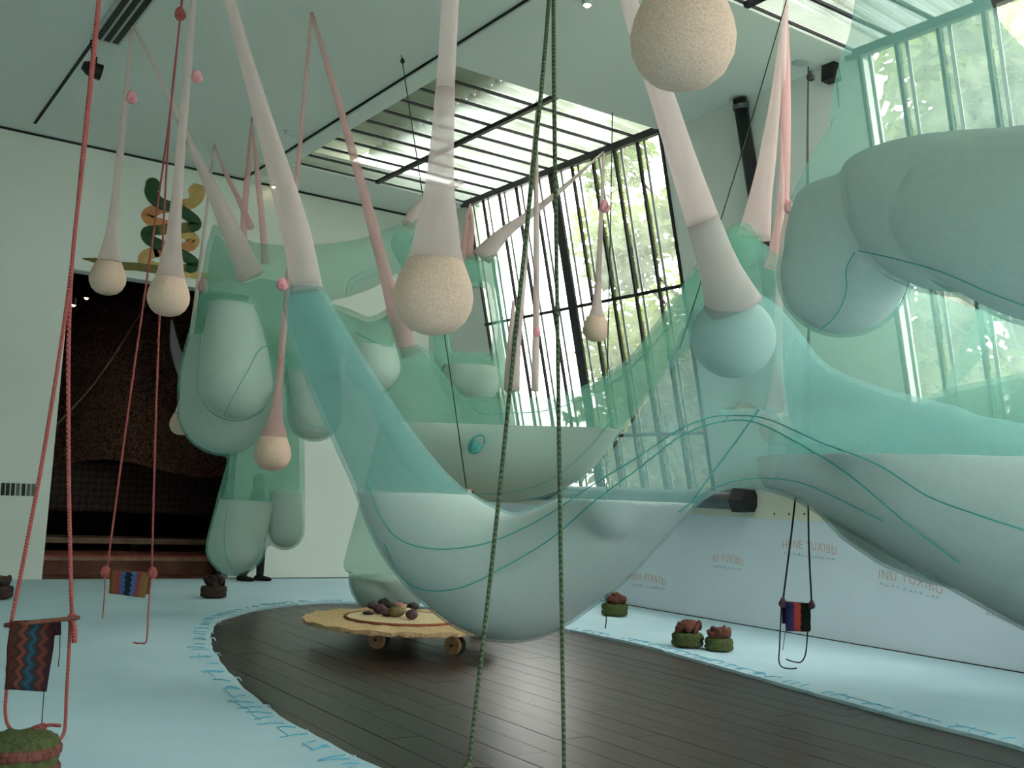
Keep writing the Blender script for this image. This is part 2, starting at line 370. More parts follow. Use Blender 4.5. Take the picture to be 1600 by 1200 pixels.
# frayed pale tufts hanging over the edge
tf = []
for i in range(0, len(hp), 5):
    a = Vector((*hp[i], 0)); c = (Vector((5.5, 8, 0)) - a).normalized()
    for j in range(2):
        s = c.cross(Vector((0, 0, 1))) * random.uniform(-.05, .05)
        tf.append(tubemesh([(*(a - c * .02), .004), (*(a + c * .03 + s), .004), (*(a + c * .05 + s + Vector((0, 0, -.025))), .003)], 4))
o = link('fringe', joinmesh(tf), 'carpet_trim', carpet); o['kind'] = 'stuff'

# back wall with the tall opening
OX0, OX1, OZ = 3.29, 6.2, 4.84
struct('wall_back', boxes([(XL, OX0, YB, YB + .35, 0, ZC), (OX1, XB + .3, YB, YB + .35, 0, ZC), (OX0, OX1, YB, YB + .35, OZ, ZC)]), 'wall_paint')
struct('wall_left', boxes([(XL - .3, XL, YF, YB + .35, 0, ZC)]), 'wall_paint')
struct('wall_front', boxes([(XL - .3, 2.125, YF - .3, YF, 0, ZC), (10.0, XB + .3, YF - .3, YF, 0, ZC), (2.125, 10.0, YF - .3, YF, 0, .25), (2.125, 10.0, YF - .3, YF, 4.2, ZC)]), 'wall_paint')
wf = empty('window_8', (6, YF, .25), kind='structure', label='glazed garden front behind the viewer')
for k in range(6):
    link('mullion', boxes([(2.125 + k * 1.575 - .04, 2.125 + k * 1.575 + .04, YF - .2, YF - .1, .25, 4.2)]), 'black_metal', wf)
    if k < 5: link('pane', boxes([(2.165 + k * 1.575, 2.125 + (k + 1) * 1.575 - .04, YF - .153, YF - .147, .25, 4.2)]), 'clear_glass', wf)
link('transom', boxes([(2.125, 10, YF - .19, YF - .11, 1.6, 1.66)]), 'black_metal', wf)
struct('wall_right', boxes([(XB, XB + .3, YF, YB + .35, -.1, 1.47)]), 'panel_paint')
struct('trim_1', boxes([(XB - .012, XB + .3, YF, YB, 1.47, ZB)]), 'cream_paint')
# thin dark strips standing in for the shaded gap lines along the ceiling
struct('trim_2', boxes([(XL, XT, YB - .03, YB, ZC - .033, ZC - .005)]), 'shadow_gap')
struct('trim_3', boxes([(5.917, 5.94, YF, YB - .02, ZC - .02, ZC)]), 'shadow_gap')
struct('baseboard_back', boxes([(OX1 + .02, XB, YB - .012, YB, 0, .012)]), 'shadow_gap')
struct('baseboard_right', boxes([(XB - .01, XB, YF, YB, 0, .012)]), 'shadow_gap')
cb = [(XL, 5.94, YF, YB + .35, ZC, ZC + .3)]
gaps = [(16.0, YB + .35), (7.47, 10.8), (-1.06, 2.27), (YF, -6.26)]
cb += [(5.94, XS0, YF, YB + .35, ZC - .045, ZC + .3)]
cb += [(XS0, XT + .25, a, b, ZC, ZC + .3) for a, b in gaps]
struct('ceiling', boxes(cb), 'ceiling_paint')
SLOPE = Vector((XB - XT, 0, ZB - ZC)); SN = Vector((ZC - ZB, 0, XB - XT)).normalized()   # along the slope, outward normal
def slp(y, t, off=0): return Vector((XT, y, ZC)) + SLOPE * t + SN * off
V, Fc = [], []
for a, b in gaps:
    k = len(V); V += [slp(a, 0), slp(b, 0), slp(b, 1.0), slp(a, 1.0), slp(a, 0, .3), slp(b, 0, .3), slp(b, 1.0, .3), slp(a, 1.0, .3)]; Fc += [tuple(i + k for i in f) for f in BF]
me = mesh(V, Fc); bm = bmesh.new(); bm.from_mesh(me); bmesh.ops.recalc_face_normals(bm, faces=bm.faces); bm.to_mesh(me); bm.free()
struct('wall_right_upper', me, 'ceiling_paint')

# glazing: three bays, each a flat skylight and a sloped window
T1, T2 = (ZC - 4.72) / (ZC - ZB), (ZC - 2.65) / (ZC - ZB)
wn = 0
for bi, (y0, y1) in enumerate(BAYS):
    wn += 1; w = empty('window_%d' % wn, slp(y0, 1), kind='structure', label=['sloped glazed window of rippled panes in the far bay', 'sloped glazed window of rippled panes in the nearer bay', 'sloped glazed window of rippled panes behind the viewer'][bi])
    n = 10; dy = (y1 - y0) / n
    for k in range(n):
        for ta, tb in ((0, T1), (T1, T2), (T2, 1)):
            a, b = y0 + k * dy + .02, y0 + (k + 1) * dy - .02
            me = mesh([slp(a, ta, .05), slp(b, ta, .05), slp(b, tb, .05), slp(a, tb, .05), slp(a, ta, .056), slp(b, ta, .056), slp(b, tb, .056), slp(a, tb, .056)], BF)
            link('pane', me, 'rippled_glass', w)
    for k in range(n + 1):
        y = y0 + k * dy; wd = .045 if k not in (5,) else .2
        if k in (0, n): y += (.03 if k == 0 else -.03)
        link('mullion', bars([(slp(y, 0), slp(y, 1), wd, SN, .04)]), 'black_metal', w)
        if 0 < k: link('glazing_strip', bars([(slp(y - .10 - (wd - .045) / 2, 0, .045), slp(y - .10 - (wd - .045) / 2, 1, .045), .045, SN, .012)]), 'alu', w)
    for t in (T1, T2): link('transom', bars([(slp(y0, t, .0), slp(y1, t, .0), .05, SN, .09)]), 'black_metal', w)
    link('head_beam', bars([(slp(y0 - .12, -.004, -.01), slp(y1 + .1, -.004, -.01), .1, SN, .16)]), 'black_metal', w)
    # round sill pipe with a hexagonal end
    pc = Vector((XB - .14, 0, 1.70))
    tubes = tubemesh([(pc.x, y0 - .62, pc.z, .13), (pc.x, y1 + .3, pc.z, .13)], 20)
    link('sill_pipe', tubes, 'grey_metal', w, smooth=False)
    link('pipe_end', tubemesh([(pc.x, y0 - .80, pc.z, .17), (pc.x, y0 - .6, pc.z, .19), (pc.x, y0 - .55, pc.z, .19)], 6), 'black_metal', w)
    link('sill', boxes([(XB - .10, XB + .1, y0, y1, ZB - .03, ZB + .03)]), 'black_metal', w)
for bi, (y0, y1) in enumerate(BAYS):
    wn += 1; w = empty('window_%d' % wn, (XS0, y0, ZC), kind='structure', label=['flat glazed skylight in the far bay of the ceiling', 'flat glazed skylight in the nearer bay of the ceiling', 'flat glazed skylight behind the viewer'][bi])
    n = 10; dy = (y1 - y0) / n; XM = 7.83
    for k in range(n):
        for xa, xb in ((XS0, XM), (XM, XT)):
            link('pane', boxes([(xa + .01, xb - .01, y0 + k * dy + .015, y0 + (k + 1) * dy - .015, ZC + .07, ZC + .078)]), 'roof_glass', w)
    for k in range(n + 1): link('glazing_bar', boxes([(XS0, XT, y0 + k * dy - .022, y0 + k * dy + .022, ZC + .03, ZC + .06)]), 'black_metal', w)
    link('ridge_beam', boxes([(XM - .035, XM + .035, y0, y1, ZC, ZC + .06)]), 'black_metal', w)
    # corrugated sheet above the panes
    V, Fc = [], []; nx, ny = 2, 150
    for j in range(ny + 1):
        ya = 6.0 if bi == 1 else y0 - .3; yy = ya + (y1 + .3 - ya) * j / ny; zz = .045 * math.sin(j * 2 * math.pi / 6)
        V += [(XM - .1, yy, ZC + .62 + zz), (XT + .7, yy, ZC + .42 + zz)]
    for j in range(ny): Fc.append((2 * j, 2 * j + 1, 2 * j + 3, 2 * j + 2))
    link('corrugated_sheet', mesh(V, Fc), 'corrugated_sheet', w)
# slab added over the skylights to block sky and dull the left panes
struct('skylight_blocker', boxes([(XL, XM + .05, 6.0, YB + 1, ZC + .72, ZC + .95)]), 'blocker_grey', label='grey slab added above the skylights to dull their left panes')
struct('ground', boxes([(XB + .3, 60, -40, 70, -.4, -.12), (-40, XB + .3, -40, YF - .3, -.4, -.12)]), 'ground_green')

# ================================================================ THE DIM ROOM BEHIND THE OPENING
DY = 25.0
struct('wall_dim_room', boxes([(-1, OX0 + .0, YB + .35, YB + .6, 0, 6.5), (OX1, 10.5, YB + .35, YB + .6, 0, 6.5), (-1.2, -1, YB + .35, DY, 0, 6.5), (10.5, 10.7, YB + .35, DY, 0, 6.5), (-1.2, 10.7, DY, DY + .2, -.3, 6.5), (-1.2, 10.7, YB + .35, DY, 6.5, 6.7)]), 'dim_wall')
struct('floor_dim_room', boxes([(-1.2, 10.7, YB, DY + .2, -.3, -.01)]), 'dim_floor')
# huge woven canopy hanging to a low bench
rows = []
V, Fc = [], []; nu, nv = 40, 26
for i in range(nu + 1):
    for j in range(nv + 1):
        u, v = i / nu, j / nv; a = math.pi * 1.0 * u
        R = .35 + 3.1 * (v ** .62)
        V.append((6.3 - 1.05 * math.cos(a) * R, 22.4 - .8 * math.sin(a) * R, 5.9 - 4.1 * v ** 1.15 + .12 * math.sin(a * 7) * v))
for i in range(nu):
    for j in range(nv): Fc.append((i * (nv + 1) + j, (i + 1) * (nv + 1) + j, (i + 1) * (nv + 1) + j + 1, i * (nv + 1) + j + 1))
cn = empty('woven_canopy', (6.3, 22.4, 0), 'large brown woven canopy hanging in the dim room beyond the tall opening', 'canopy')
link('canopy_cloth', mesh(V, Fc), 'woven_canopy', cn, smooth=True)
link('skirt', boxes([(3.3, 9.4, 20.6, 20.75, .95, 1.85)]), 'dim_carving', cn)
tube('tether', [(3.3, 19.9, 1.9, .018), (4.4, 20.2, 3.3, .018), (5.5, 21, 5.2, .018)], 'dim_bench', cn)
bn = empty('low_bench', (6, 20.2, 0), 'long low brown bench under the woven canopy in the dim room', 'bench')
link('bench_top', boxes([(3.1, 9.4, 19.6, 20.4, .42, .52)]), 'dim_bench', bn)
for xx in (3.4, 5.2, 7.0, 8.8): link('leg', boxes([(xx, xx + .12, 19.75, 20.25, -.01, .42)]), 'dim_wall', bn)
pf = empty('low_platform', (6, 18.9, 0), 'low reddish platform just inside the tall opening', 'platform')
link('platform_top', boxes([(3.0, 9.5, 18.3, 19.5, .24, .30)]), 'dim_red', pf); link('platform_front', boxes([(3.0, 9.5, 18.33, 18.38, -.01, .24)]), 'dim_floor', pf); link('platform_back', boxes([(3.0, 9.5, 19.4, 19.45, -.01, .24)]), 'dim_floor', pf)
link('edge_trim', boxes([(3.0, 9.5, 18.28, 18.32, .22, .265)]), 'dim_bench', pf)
tag(tube('grey_drape', [(*pt(268, 500, 19.2), .02), (*pt(274, 545, 19.2), .1), (*pt(292, 590, 19.2), .13), (*pt(318, 640, 19.2), .06)], 'grey_drape', oval=((0, 1, 0), .3)), 'grey cloth strip swagged inside the top of the opening', 'drape')
for i, (px, py) in enumerate([(135, 465), (115, 476)]):
    p = pt(px, py, 23); l = empty('ceiling_spot', p, ['upper of the two warm spotlights glowing in the dim room', 'lower of the two warm spotlights glowing in the dim room'][i], 'lamp', 'spotlights in the dim room')
    link('bulb', ball(p, .045), 'warm_bulb', l); link('housing', lathe([(.03, .16), (.06, .14), (.062, -.01), (.055, -.012), (.05, .05)], 14, p), 'lamp_body', l)
# a few louvred panes high on the dim room's far wall
wn += 1; w = empty('window_%d' % wn, pt(300, 480, 25), kind='structure', label='small bright louvre panes high in the dim room')
for i, (px, py) in enumerate([(300, 479), (317, 472), (299, 490), (330, 468), (341, 466)]):
    p = pt(px, py, 24.3); link('pane', boxes([(p.x - .07, p.x + .07, p.y - .02, p.y + .02, p.z - .05, p.z + .05)]), 'louvre', w)

# ================================================================ THE SCULPTURES
def seam(parent, skin, pts, width=.008, material='seam_thread', name='seam'):
    """a sewn line lying on the skin: the pixels only pick where it runs"""
    bm = bmesh.new(); bm.from_mesh(skin.data); tree = BVHTree.FromBMesh(bm); bm.free(); base = wloc(skin); out = []
    for r in spline([(a, b, 0, 0) for a, b in pts], 8):
        d = ray(r[0], r[1]).normalized(); hit = tree.ray_cast(CAM - base, d)
        if hit[0] is not None: out.append((*(hit[0] + base - d * .002), width * .62))
        elif len(out) > 3: break
    if len(out) > 2: link(name, tubemesh(out, 5), material, parent, smooth=True)
def knot(parent, p, r, material='knot_pink', name='knot'):
    p = Vector(p); ms = [tubemesh([(*(p + Vector((r * math.cos(a) * .55, r * .3 * math.sin(2 * a), r * math.sin(a) * .8))), r * .42) for a in np.linspace(0, 2 * math.pi, 13)], 7),
        ball(p, r * .75, 1, .8, 1, 1)]
    link(name, joinmesh(ms), material, parent, smooth=True)
def hook(parent, p, ln=.14):
    p = Vector(p); ms = [tubemesh([(*(p + Vector((0, 0, ln))), .006), (*p, .006), (p.x + .03, p.y, p.z - .03, .006), (p.x, p.y, p.z - .06, .006)], 5)]
    link('ceiling_hook', joinmesh(ms), 'black_metal', parent)

# ---- A: the big front hammock
A_main = S((478, 474, 8.7, 37), (503, 535, 8.6, 45), (545, 618, 8.5, 53), (603, 722, 8.3, 64), (672, 828, 8.1, 86), (785, 901, 7.8, 102), (893, 862, 7.5, 90), (985, 785, 7.2, 80), (1060, 722, 7.0, 72),
           (1150, 700, 6.9, 62), (1250, 712, 6.7, 70), (1335, 735, 6.5, 92), (1440, 760, 6.2, 122), (1600, 815, 5.9, 152), (1800, 900, 5.5, 170))
A_ridge = S((960, 790, 7.0, 55), (1040, 690, 6.8, 60), (1100, 595, 6.6, 64), (1143, 536, 6.48, 80), (1176, 546, 6.46, 75), (1250, 612, 6.4, 60), (1340, 665, 6.2, 70), (1470, 715, 6.1, 85))
A_ball = S((1144, 527, 6.48, 65), (1147, 528, 6.48, 65))
hA = empty('hammock_sculpture', (*pt(785, 1000, 7.8)[:2], 0), 'largest aqua tulle hammock sagging in front, sweeping from the left shoulder to the right edge', 'sculpture', 'aqua tulle sculptures')
skA = link('skin', inflate([A_main, A_ridge], .03, 5), 'aqua_tulle_blue', hA, smooth=True)
f1 = inflate([A_main, A_ridge], .035, 5, .022)
f2 = f1.copy()
link('bead_fill', cut(f1, [level(800, 776, 7.8, (-.02, 0)), (pt(1130, 760, 6.9), (rt.x, rt.y, 0))]), 'bead_fill', hA, smooth=True)
link('bead_fill', cut(f2, [level(1450, 716, 6.2), (pt(1190, 760, 6.9), (-rt.x, -rt.y, 0))]), 'bead_fill', hA, smooth=True)
lv = pt(800, 776, 7.8)
link('lining', cut(inflate([A_main], .04, 5, .035), [(lv, (0, 0, -1)), (pt(760, 770, 7.9), (rt.x, rt.y, 0))], False), 'aqua_lining', hA, smooth=True)
link('lining', cut(inflate([A_main, A_ridge], .04, 5, .035), [(pt(1450, 716, 6.2), (0, 0, -1)), (pt(1235, 640, 6.5), (-rt.x, -rt.y, 0))], False), 'aqua_lining', hA, smooth=True)
link('filled_ball', inflate([A_ball], .03, 3), 'aqua_ball', hA, smooth=True)
seam(hA, skA, [(576, 752), (590, 800), (620, 840), (665, 856), (720, 856), (780, 842), (850, 808), (930, 755), (1000, 712), (1060, 672), (1110, 652), (1150, 649), (1200, 655), (1280, 690), (1370, 725), (1450, 775), (1530, 805), (1600, 828)])
seam(hA, skA, [(600, 850), (625, 900), (665, 922), (720, 918), (780, 890), (860, 842), (930, 782), (1000, 730), (1060, 684), (1120, 660), (1180, 660), (1260, 700), (1330, 745), (1420, 820), (1500, 880)])
seam(hA, skA, [(1060, 800), (1110, 765), (1170, 748), (1240, 752), (1300, 775), (1380, 815)], .006)
# sleeve that carries the left shoulder, its ceiling point above the frame
tube('sleeve', S((352, -30, 8.9, 8), (375, 60, 8.85, 10), (410, 180, 8.8, 14), (445, 300, 8.75, 20), (466, 380, 8.72, 23), (480, 455, 8.7, 25)), 'white_tulle', hA, n=8, seg=16)
arm = spline(S((966, -60, 5.9, 12), (1000, 60, 6.0, 15), (1034, 150, 6.1, 19), (1066, 250, 6.2, 22), (1098, 345, 6.28, 26), (1124, 420, 6.33, 32), (1147, 482, 6.38, 46)), 8)
link('sleeve', tubemesh(arm[:33], 18), 'white_tulle', hA, smooth=True); link('sleeve', tubemesh(arm[32:], 18), 'grey_tulle', hA, smooth=True)
tube('strut_thread', S((1186, 640, 6.8, 1.6), (1120, 730, 6.9, 1.6), (1075, 790, 7.0, 1.6)), 'seam_thread', hA)

# ---- B: the upper right bag, nearest to the camera
B1 = S((1435, -60, 4.6, 88), (1438, 50, 4.5, 108), (1450, 150, 4.4, 150), (1500, 280, 4.3, 185))
B2 = S((1440, 240, 4.6, 150), (1350, 350, 4.75, 122), (1318, 425, 4.85, 104))
B3 = S((1440, 290, 4.2, 95), (1530, 325, 4.0, 135), (1660, 350, 3.8, 170), (1850, 360, 3.6, 180))
hB = empty('bag_sculpture', (*pt(1450, 400, 4.4)[:2], 0), 'nearest aqua tulle bag, filled with grey beads, at upper right', 'sculpture', 'aqua tulle sculptures')
skB = link('skin', inflate([B1, B2, B3], .022, 3), 'aqua_tulle', hB, smooth=True)
link('bead_fill', cut(inflate([B1, B2, B3], .025, 3, .02), [level(1420, 272, 4.4, (.05, -.02))]), 'bead_fill', hB, smooth=True)
seam(hB, skB, [(1342, 392), (1400, 405), (1470, 425), (1540, 455), (1600, 478)], .004)
seam(hB, skB, [(1335, 395), (1322, 420), (1322, 455), (1308, 490), (1278, 520)], .004)
seam(hB, skB, [(1420, 440), (1414, 460), (1404, 480)], .003)
tube('sleeve', S((1435, -60, 4.6, 80), (1433, -300, 4.7, 40), (1430, -560, 4.75, 22)), 'white_tulle', hB, n=8, seg=14)

# ---- D: the middle hammock and the big bag it runs into on the right, with a leg to the floor
D_main = S((598, 572, 12.3, 36), (622, 618, 12.3, 48), (690, 688, 12.2, 74), (790, 702, 12, 83), (870, 690, 11.8, 74), (940, 640, 11.5, 48), (1000, 585, 11.2, 33), (1055, 518, 10.9, 33), (1105, 450, 10.6, 36), (1148, 398, 10.4, 38), (1160, 378, 10.4, 32))
D_leg = S((640, 640, 12.6, 40), (622, 730, 12.9, 44), (614, 810, 13, 58), (608, 890, 13, 72), (606, 902, 13, 62))
D_hump = S((790, 650, 12, 36), (803, 616, 12, 16))
D_c = S((1160, 405, 10.4, 38), (1215, 450, 10.2, 55), (1330, 540, 9.7, 130), (1465, 672, 9.2, 232), (1750, 690, 9.0, 232))
D_sh = S((642, 570, 12.3, 34), (664, 620, 12.3, 48), (692, 684, 12.2, 70))
hD = empty('hammock_sculpture', (*pt(800, 780, 12)[:2], 0), 'aqua tulle hammock with a knotted navel slung behind the front one, near the sloped window', 'sculpture', 'aqua tulle sculptures')
skD = link('skin', inflate([D_main, D_leg, D_hump, D_sh], .035, 5), 'aqua_tulle_far', hD, smooth=True)
link('lining', cut(inflate([D_main, D_hump, D_sh], .045, 5, .035), [(pt(780, 668, 12), (0, 0, -1))], False), 'aqua_tulle_far', hD, smooth=True)
link('bead_fill', cut(inflate([D_main], .04, 5, .025), [level(780, 668, 12)]), 'bead_fill', hD, smooth=True)
link('bead_fill', cut(inflate([D_leg], .04, 5, .025), [level(610, 902, 13)]), 'bead_fill', hD, smooth=True)
seam(hD, skD, [(700, 560), (740, 640), (800, 645), (860, 640), (930, 615), (990, 570), (1050, 505)], .006)
seam(hD, skD, [(660, 745), (720, 768), (790, 770), (860, 750), (920, 700), (960, 650)], .006)
p = pt(742, 698, 11.38); knot(hD, p, .07, 'knot_teal', 'navel_knot'); link('navel_ring', tubemesh([(*(p + rt * (.10 * math.cos(a) * .8 + .02) + up * (.10 * math.sin(a) + .03) + rt * .04 * math.sin(a)), .012) for a in np.linspace(0, 2 * math.pi, 17)], 6), 'knot_teal', hD, smooth=True)
CP = onz(1228, 5, ZC)
tube('sleeve', [(*CP, .02), *S((1212, 150, 10.4, 8), (1200, 240, 10.4, 13), (1188, 310, 10.4, 18), (1178, 372, 10.4, 26))], 'white_tulle', hD, n=8, seg=14)
PP = onz(487, 20, ZC)
tube('sleeve', [(*PP, .02), *S((520, 130, 11.6, 5), (560, 270, 11.8, 7), (600, 420, 12.0, 10), (622, 500, 12.2, 14), (640, 556, 12.3, 16))], 'pink_tulle', hD, n=8, seg=12)
QQ = onz(838, 172, ZC)
tube('hanging_strip', [(*QQ, .01), *S((838, 300, 11.8, 4), (838, 470, 11.9, 5), (836, 612, 11.9, 6))], 'strip_tulle', hD)
tube('hanging_strip', [(*QQ, .01), *S((820, 400, 11.8, 5), (806, 540, 11.9, 8), (800, 610, 11.9, 12))], 'strip_tulle', hD)
knot(hD, pt(839, 518, 11.85), .05); hook(hD, QQ); hook(hD, CP); hook(hD, PP)

hC = empty('bag_sculpture', (*pt(1465, 900, 9.2)[:2], 0), 'wide grey bead bag hanging low before the painted wall, behind the front hammock', 'sculpture', 'aqua tulle sculptures')
skC = link('skin', inflate([D_c], .045, 5), 'aqua_tulle', hC, smooth=True)
link('bead_fill', cut(inflate([D_c], .05, 5, .03), [level(1520, 705, 9)]), 'bead_fill', hC, smooth=True)
G_ = S((1420, 700, 7.7, 60), (1520, 675, 7.6, 76), (1720, 650, 7.5, 88))
link('side_pouch', inflate([G_], .04, 4), 'aqua_tulle', hC, smooth=True); link('lining', inflate([G_], .045, 4, .04), 'aqua_tulle', hC, smooth=True)
tube('sleeve', [(*CP, .015), *S((1229, 120, 10.3, 6), (1227, 240, 10.2, 8), (1222, 340, 10.2, 10), (1214, 420, 10.2, 20))], 'pink_tulle', hC, n=8)
knot(hC, pt(1233, 322, 10.15), .06)

# ---- E: the cluster by the back wall
E_l1 = S((362, 470, 12.6, 38), (366, 540, 12.45, 54), (369, 598, 12.3, 61))
E_peak = S((337, 358, 12.8, 8), (345, 400, 12.8, 26), (355, 470, 12.7, 40), (365, 560, 12.5, 50))
E_l2 = S((352, 480, 13, 44), (346, 580, 13, 64), (355, 637, 13, 77))
E_g1 = S((400, 540, 13.2, 46), (405, 690, 13.2, 44), (386, 780, 13.2, 45), (369, 853, 13.2, 47))
E_g2 = S((440, 580, 13.4, 34), (446, 740, 13.4, 30), (446, 830, 13.4, 30))
E_ridge = S((346, 378, 12.8, 20), (400, 414, 12.8, 36), (480, 428, 12.8, 45), (570, 412, 12.8, 40), (635, 372, 12.8, 26), (652, 348, 12.8, 8))
E_mid = S((410, 470, 12.8, 44), (465, 500, 12.7, 56), (488, 590, 12.5, 44), (492, 648, 12.4, 43))
E_ring = S((628, 380, 12.8, 27), (650, 440, 12.7, 24), (632, 492, 12.5, 26), (580, 528, 12.3, 34), (520, 515, 12.4, 40))
E_bul = S((585, 535, 12.1, 36), (585, 572, 12.0, 46))
hE = empty('cluster_sculpture', (*pt(368, 900, 13)[:2], 0), 'aqua tulle cluster of drooping udder lobes beside the tall dark opening', 'sculpture', 'aqua tulle sculptures')
skE = link('skin', inflate([E_l1, E_peak, E_l2, E_g1, E_g2, E_ridge, E_mid, E_ring, E_bul], .035, 4), 'aqua_tulle_far', hE, smooth=True)
link('lining', inflate([E_l1, E_peak, E_l2, E_g1, E_g2, E_mid, E_ring, E_bul], .04, 4, .065), 'aqua_tulle_far', hE, smooth=True)
for t, lv in ((E_l1, (370, 472, 12.4)), (E_l2, (350, 530, 13)), (E_g1, (370, 781, 13.2)), (E_g2, (446, 768, 13.4)), (E_mid, (490, 585, 12.5)), (E_bul, (585, 540, 12))):
    link('bead_fill', cut(inflate([t], .04, 3, .03), [level(*lv, (.02, .0))]), 'bead_fill', hE, smooth=True)
seam(hE, skE, [(427, 536), (405, 548), (390, 575), (370, 610), (350, 648)], .007)
seam(hE, skE, [(355, 795), (350, 830), (354, 870), (370, 898)], .006)
seam(hE, skE, [(447, 560), (455, 620), (470, 655), (500, 668), (520, 664)], .006)
seam(hE, skE, [(555, 520), (575, 530), (600, 540), (614, 542)], .005)
for pts in ([(548, 470), (552, 445), (575, 432), (610, 430)], [(540, 470), (545, 440), (570, 425), (612, 422)]): seam(hE, skE, pts, .006)
P1T = onz(208, 38, ZC)
tube('sleeve', [(*P1T, .015), *S((258, 140, 12.2, 4), (300, 230, 12.4, 6), (335, 305, 12.4, 11), (365, 370, 12.4, 16), (392, 432, 12.4, 21))], 'white_tulle', hE, n=8, seg=14)
VT = onz(335, 226, ZC); VU = onz(393, 184, ZC)
tube('hanging_strip', [(*VT, .01), *S((350, 265, 13.5, 3), (372, 310, 13.2, 4), (392, 355, 13.0, 6))], 'pink_tulle', hE)
tube('hanging_strip', [(*VU, .01), *S((388, 260, 13.2, 4), (382, 330, 13.0, 5), (380, 380, 12.9, 6))], 'pink_tulle', hE)
tube('hanging_strip', [(*VU, .01), *S((402, 270, 13.2, 4), (410, 350, 13.0, 5), (414, 412, 12.9, 6))], 'pink_tulle', hE)
tube('hanging_strip', S((638, 352, 12.8, 12), (655, 325, 12.9, 9), (690, 300, 13.2, 7), (720, 285, 13.6, 5)), 'white_tulle', hE)
hook(hE, VT); hook(hE, VU)

# ---- T: the pierced tower behind the front pendant
T1_ = S((655, 375, 13.6, 14), (690, 415, 13.9, 24), (735, 425, 14, 26), (770, 418, 14, 22))
T2_ = S((692, 420, 14, 18), (688, 490, 14, 17), (692, 560, 14, 22), (725, 592, 14, 40))
T3_ = S((772, 420, 14, 20), (778, 480, 14, 13), (782, 540, 14, 14), (772, 590, 14, 26), (735, 595, 14, 40))
T4_ = S((725, 590, 14, 42), (745, 592, 14, 42))
hT = empty('tower_sculpture', (*pt(735, 640, 14)[:2], 0), 'narrow aqua tulle tower with an oval hole, against the left window panes', 'sculpture', 'aqua tulle sculptures')
skT = link('skin', inflate([T1_, T2_, T3_, T4_], .035, 4), 'aqua_tulle_far', hT, smooth=True)
link('lining', inflate([T1_, T2_, T3_, T4_], .04, 4, .06), 'aqua_tulle_far', hT, smooth=True)
link('bead_fill', cut(inflate([T4_], .04, 4, .03), [level(735, 572, 14)]), 'bead_fill', hT, smooth=True)
P5T = onz(944, 236, ZC)
tube('hanging_strip', [(*P5T, .012), *S((890, 285, 14, 4), (835, 330, 14, 7), (790, 362, 14, 11), (752, 402, 14, 18))], 'strip_tulle', hT, oval=((0, 0, 1), .8))
WT = onz(735, 318, ZC)
for px in (724, 733): tube('hanging_strip', [(*WT, .012), *S((px + 4, 350, 14.4, 4), (px, 405, 14.1, 6))], 'pink_tulle', hT)
tube('hanging_strip', S((802, 470, 13.4, 2), (800, 540, 13.2, 8), (798, 606, 12.6, 12)), 'strip_tulle', hT)
hook(hT, P5T); hook(hT, WT)

# ---- hanging drops: white stocking neck, tan bead end
PROF = [(0, -.86), (.3, -.84), (.58, -.74), (.82, -.52), (.97, -.2), (1.0, .08), (.94, .4), (.82, .7), (.7, .97)]
NECK = [(.705, .95), (.60, 1.35), (.53, 1.8), (.44, 2.3), (.36, 2.9), (.30, 3.8), (.25, 5.2), (.22, 7)]
def drop(name, px, py, d, rpx, label, top=None, knots=(), seg=28, topz=ZC, tanmat='bead_tan', neckmat='white_tulle', slim=1.0):
    c = pt(px, py, d); r = rpx * d / F
    t = Vector((c.x, c.y, topz)) if top is None else Vector(top)
    o = empty(name, c, label, 'hanging drop', 'white stocking drops with tan bead ends')
    me = lathe([(a * r * .985, z * r) for a, z in PROF] + [(0, .97 * r)], seg, c); link('bead_end', me, tanmat, o, smooth=True)
    ax = t - c; L = ax.length; rows = []
    for a, z in NECK:
        if z * r < L * .8: rows.append((*(c + ax * (z * r / L)), a * r * (slim if z > 1.5 else 1)))
    rows.append((*t, max(.012, .12 * r * slim)))
    rows2 = [(c.x, c.y, c.z + z * r, a * r) for a, z in PROF[4:8]]
    link('stocking', tubemesh(spline(rows, 5), seg, False), neckmat, o, smooth=True)
    for kx, ky, kd in knots: knot(o, pt(kx, ky, kd), .028 * d / 5)
    hook(o, t, .02) if top is not None else None
    return o
D1 = dep(P1T)
drop('hanging_drop', 168, 437, 11.2, 28, 'small tan drop, leftmost, hanging just left of the two-snake mural', P1T, [(206, 152, 11.3)])
drop('hanging_drop', 263, 466, 9.6, 33, 'tan drop hanging in front of the two-snake mural', None, [(308, 120, 9.7)])
drop('hanging_drop', 677, 468, 5.0, 64, 'big tan drop hanging left of centre before the skylight')
drop('hanging_drop', 1067, 66, 3.9, 84, 'largest and nearest tan drop, cut by the top of the frame')
drop('hanging_drop', 931, 516, 13.3, 21, 'small drop hanging in front of the sloped window panes', P5T, [(945, 322, 13.4)], neckmat='strip_tulle')
drop('hanging_drop', 426, 711, 10.9, 29, 'low tan drop hanging between the udder lobes of the left cluster', PP, [(441, 444, 11)], neckmat='pink_tulle', slim=.75)
drop('hanging_drop', 1213, 672, 9.9, 27, 'tan drop seen dimly through the front hammock under its arch')
drop('hanging_drop', 283, 664, 13.9, 18, 'small drop half hidden behind the lowest left lobe', VT, [(318, 446, 13.8)])

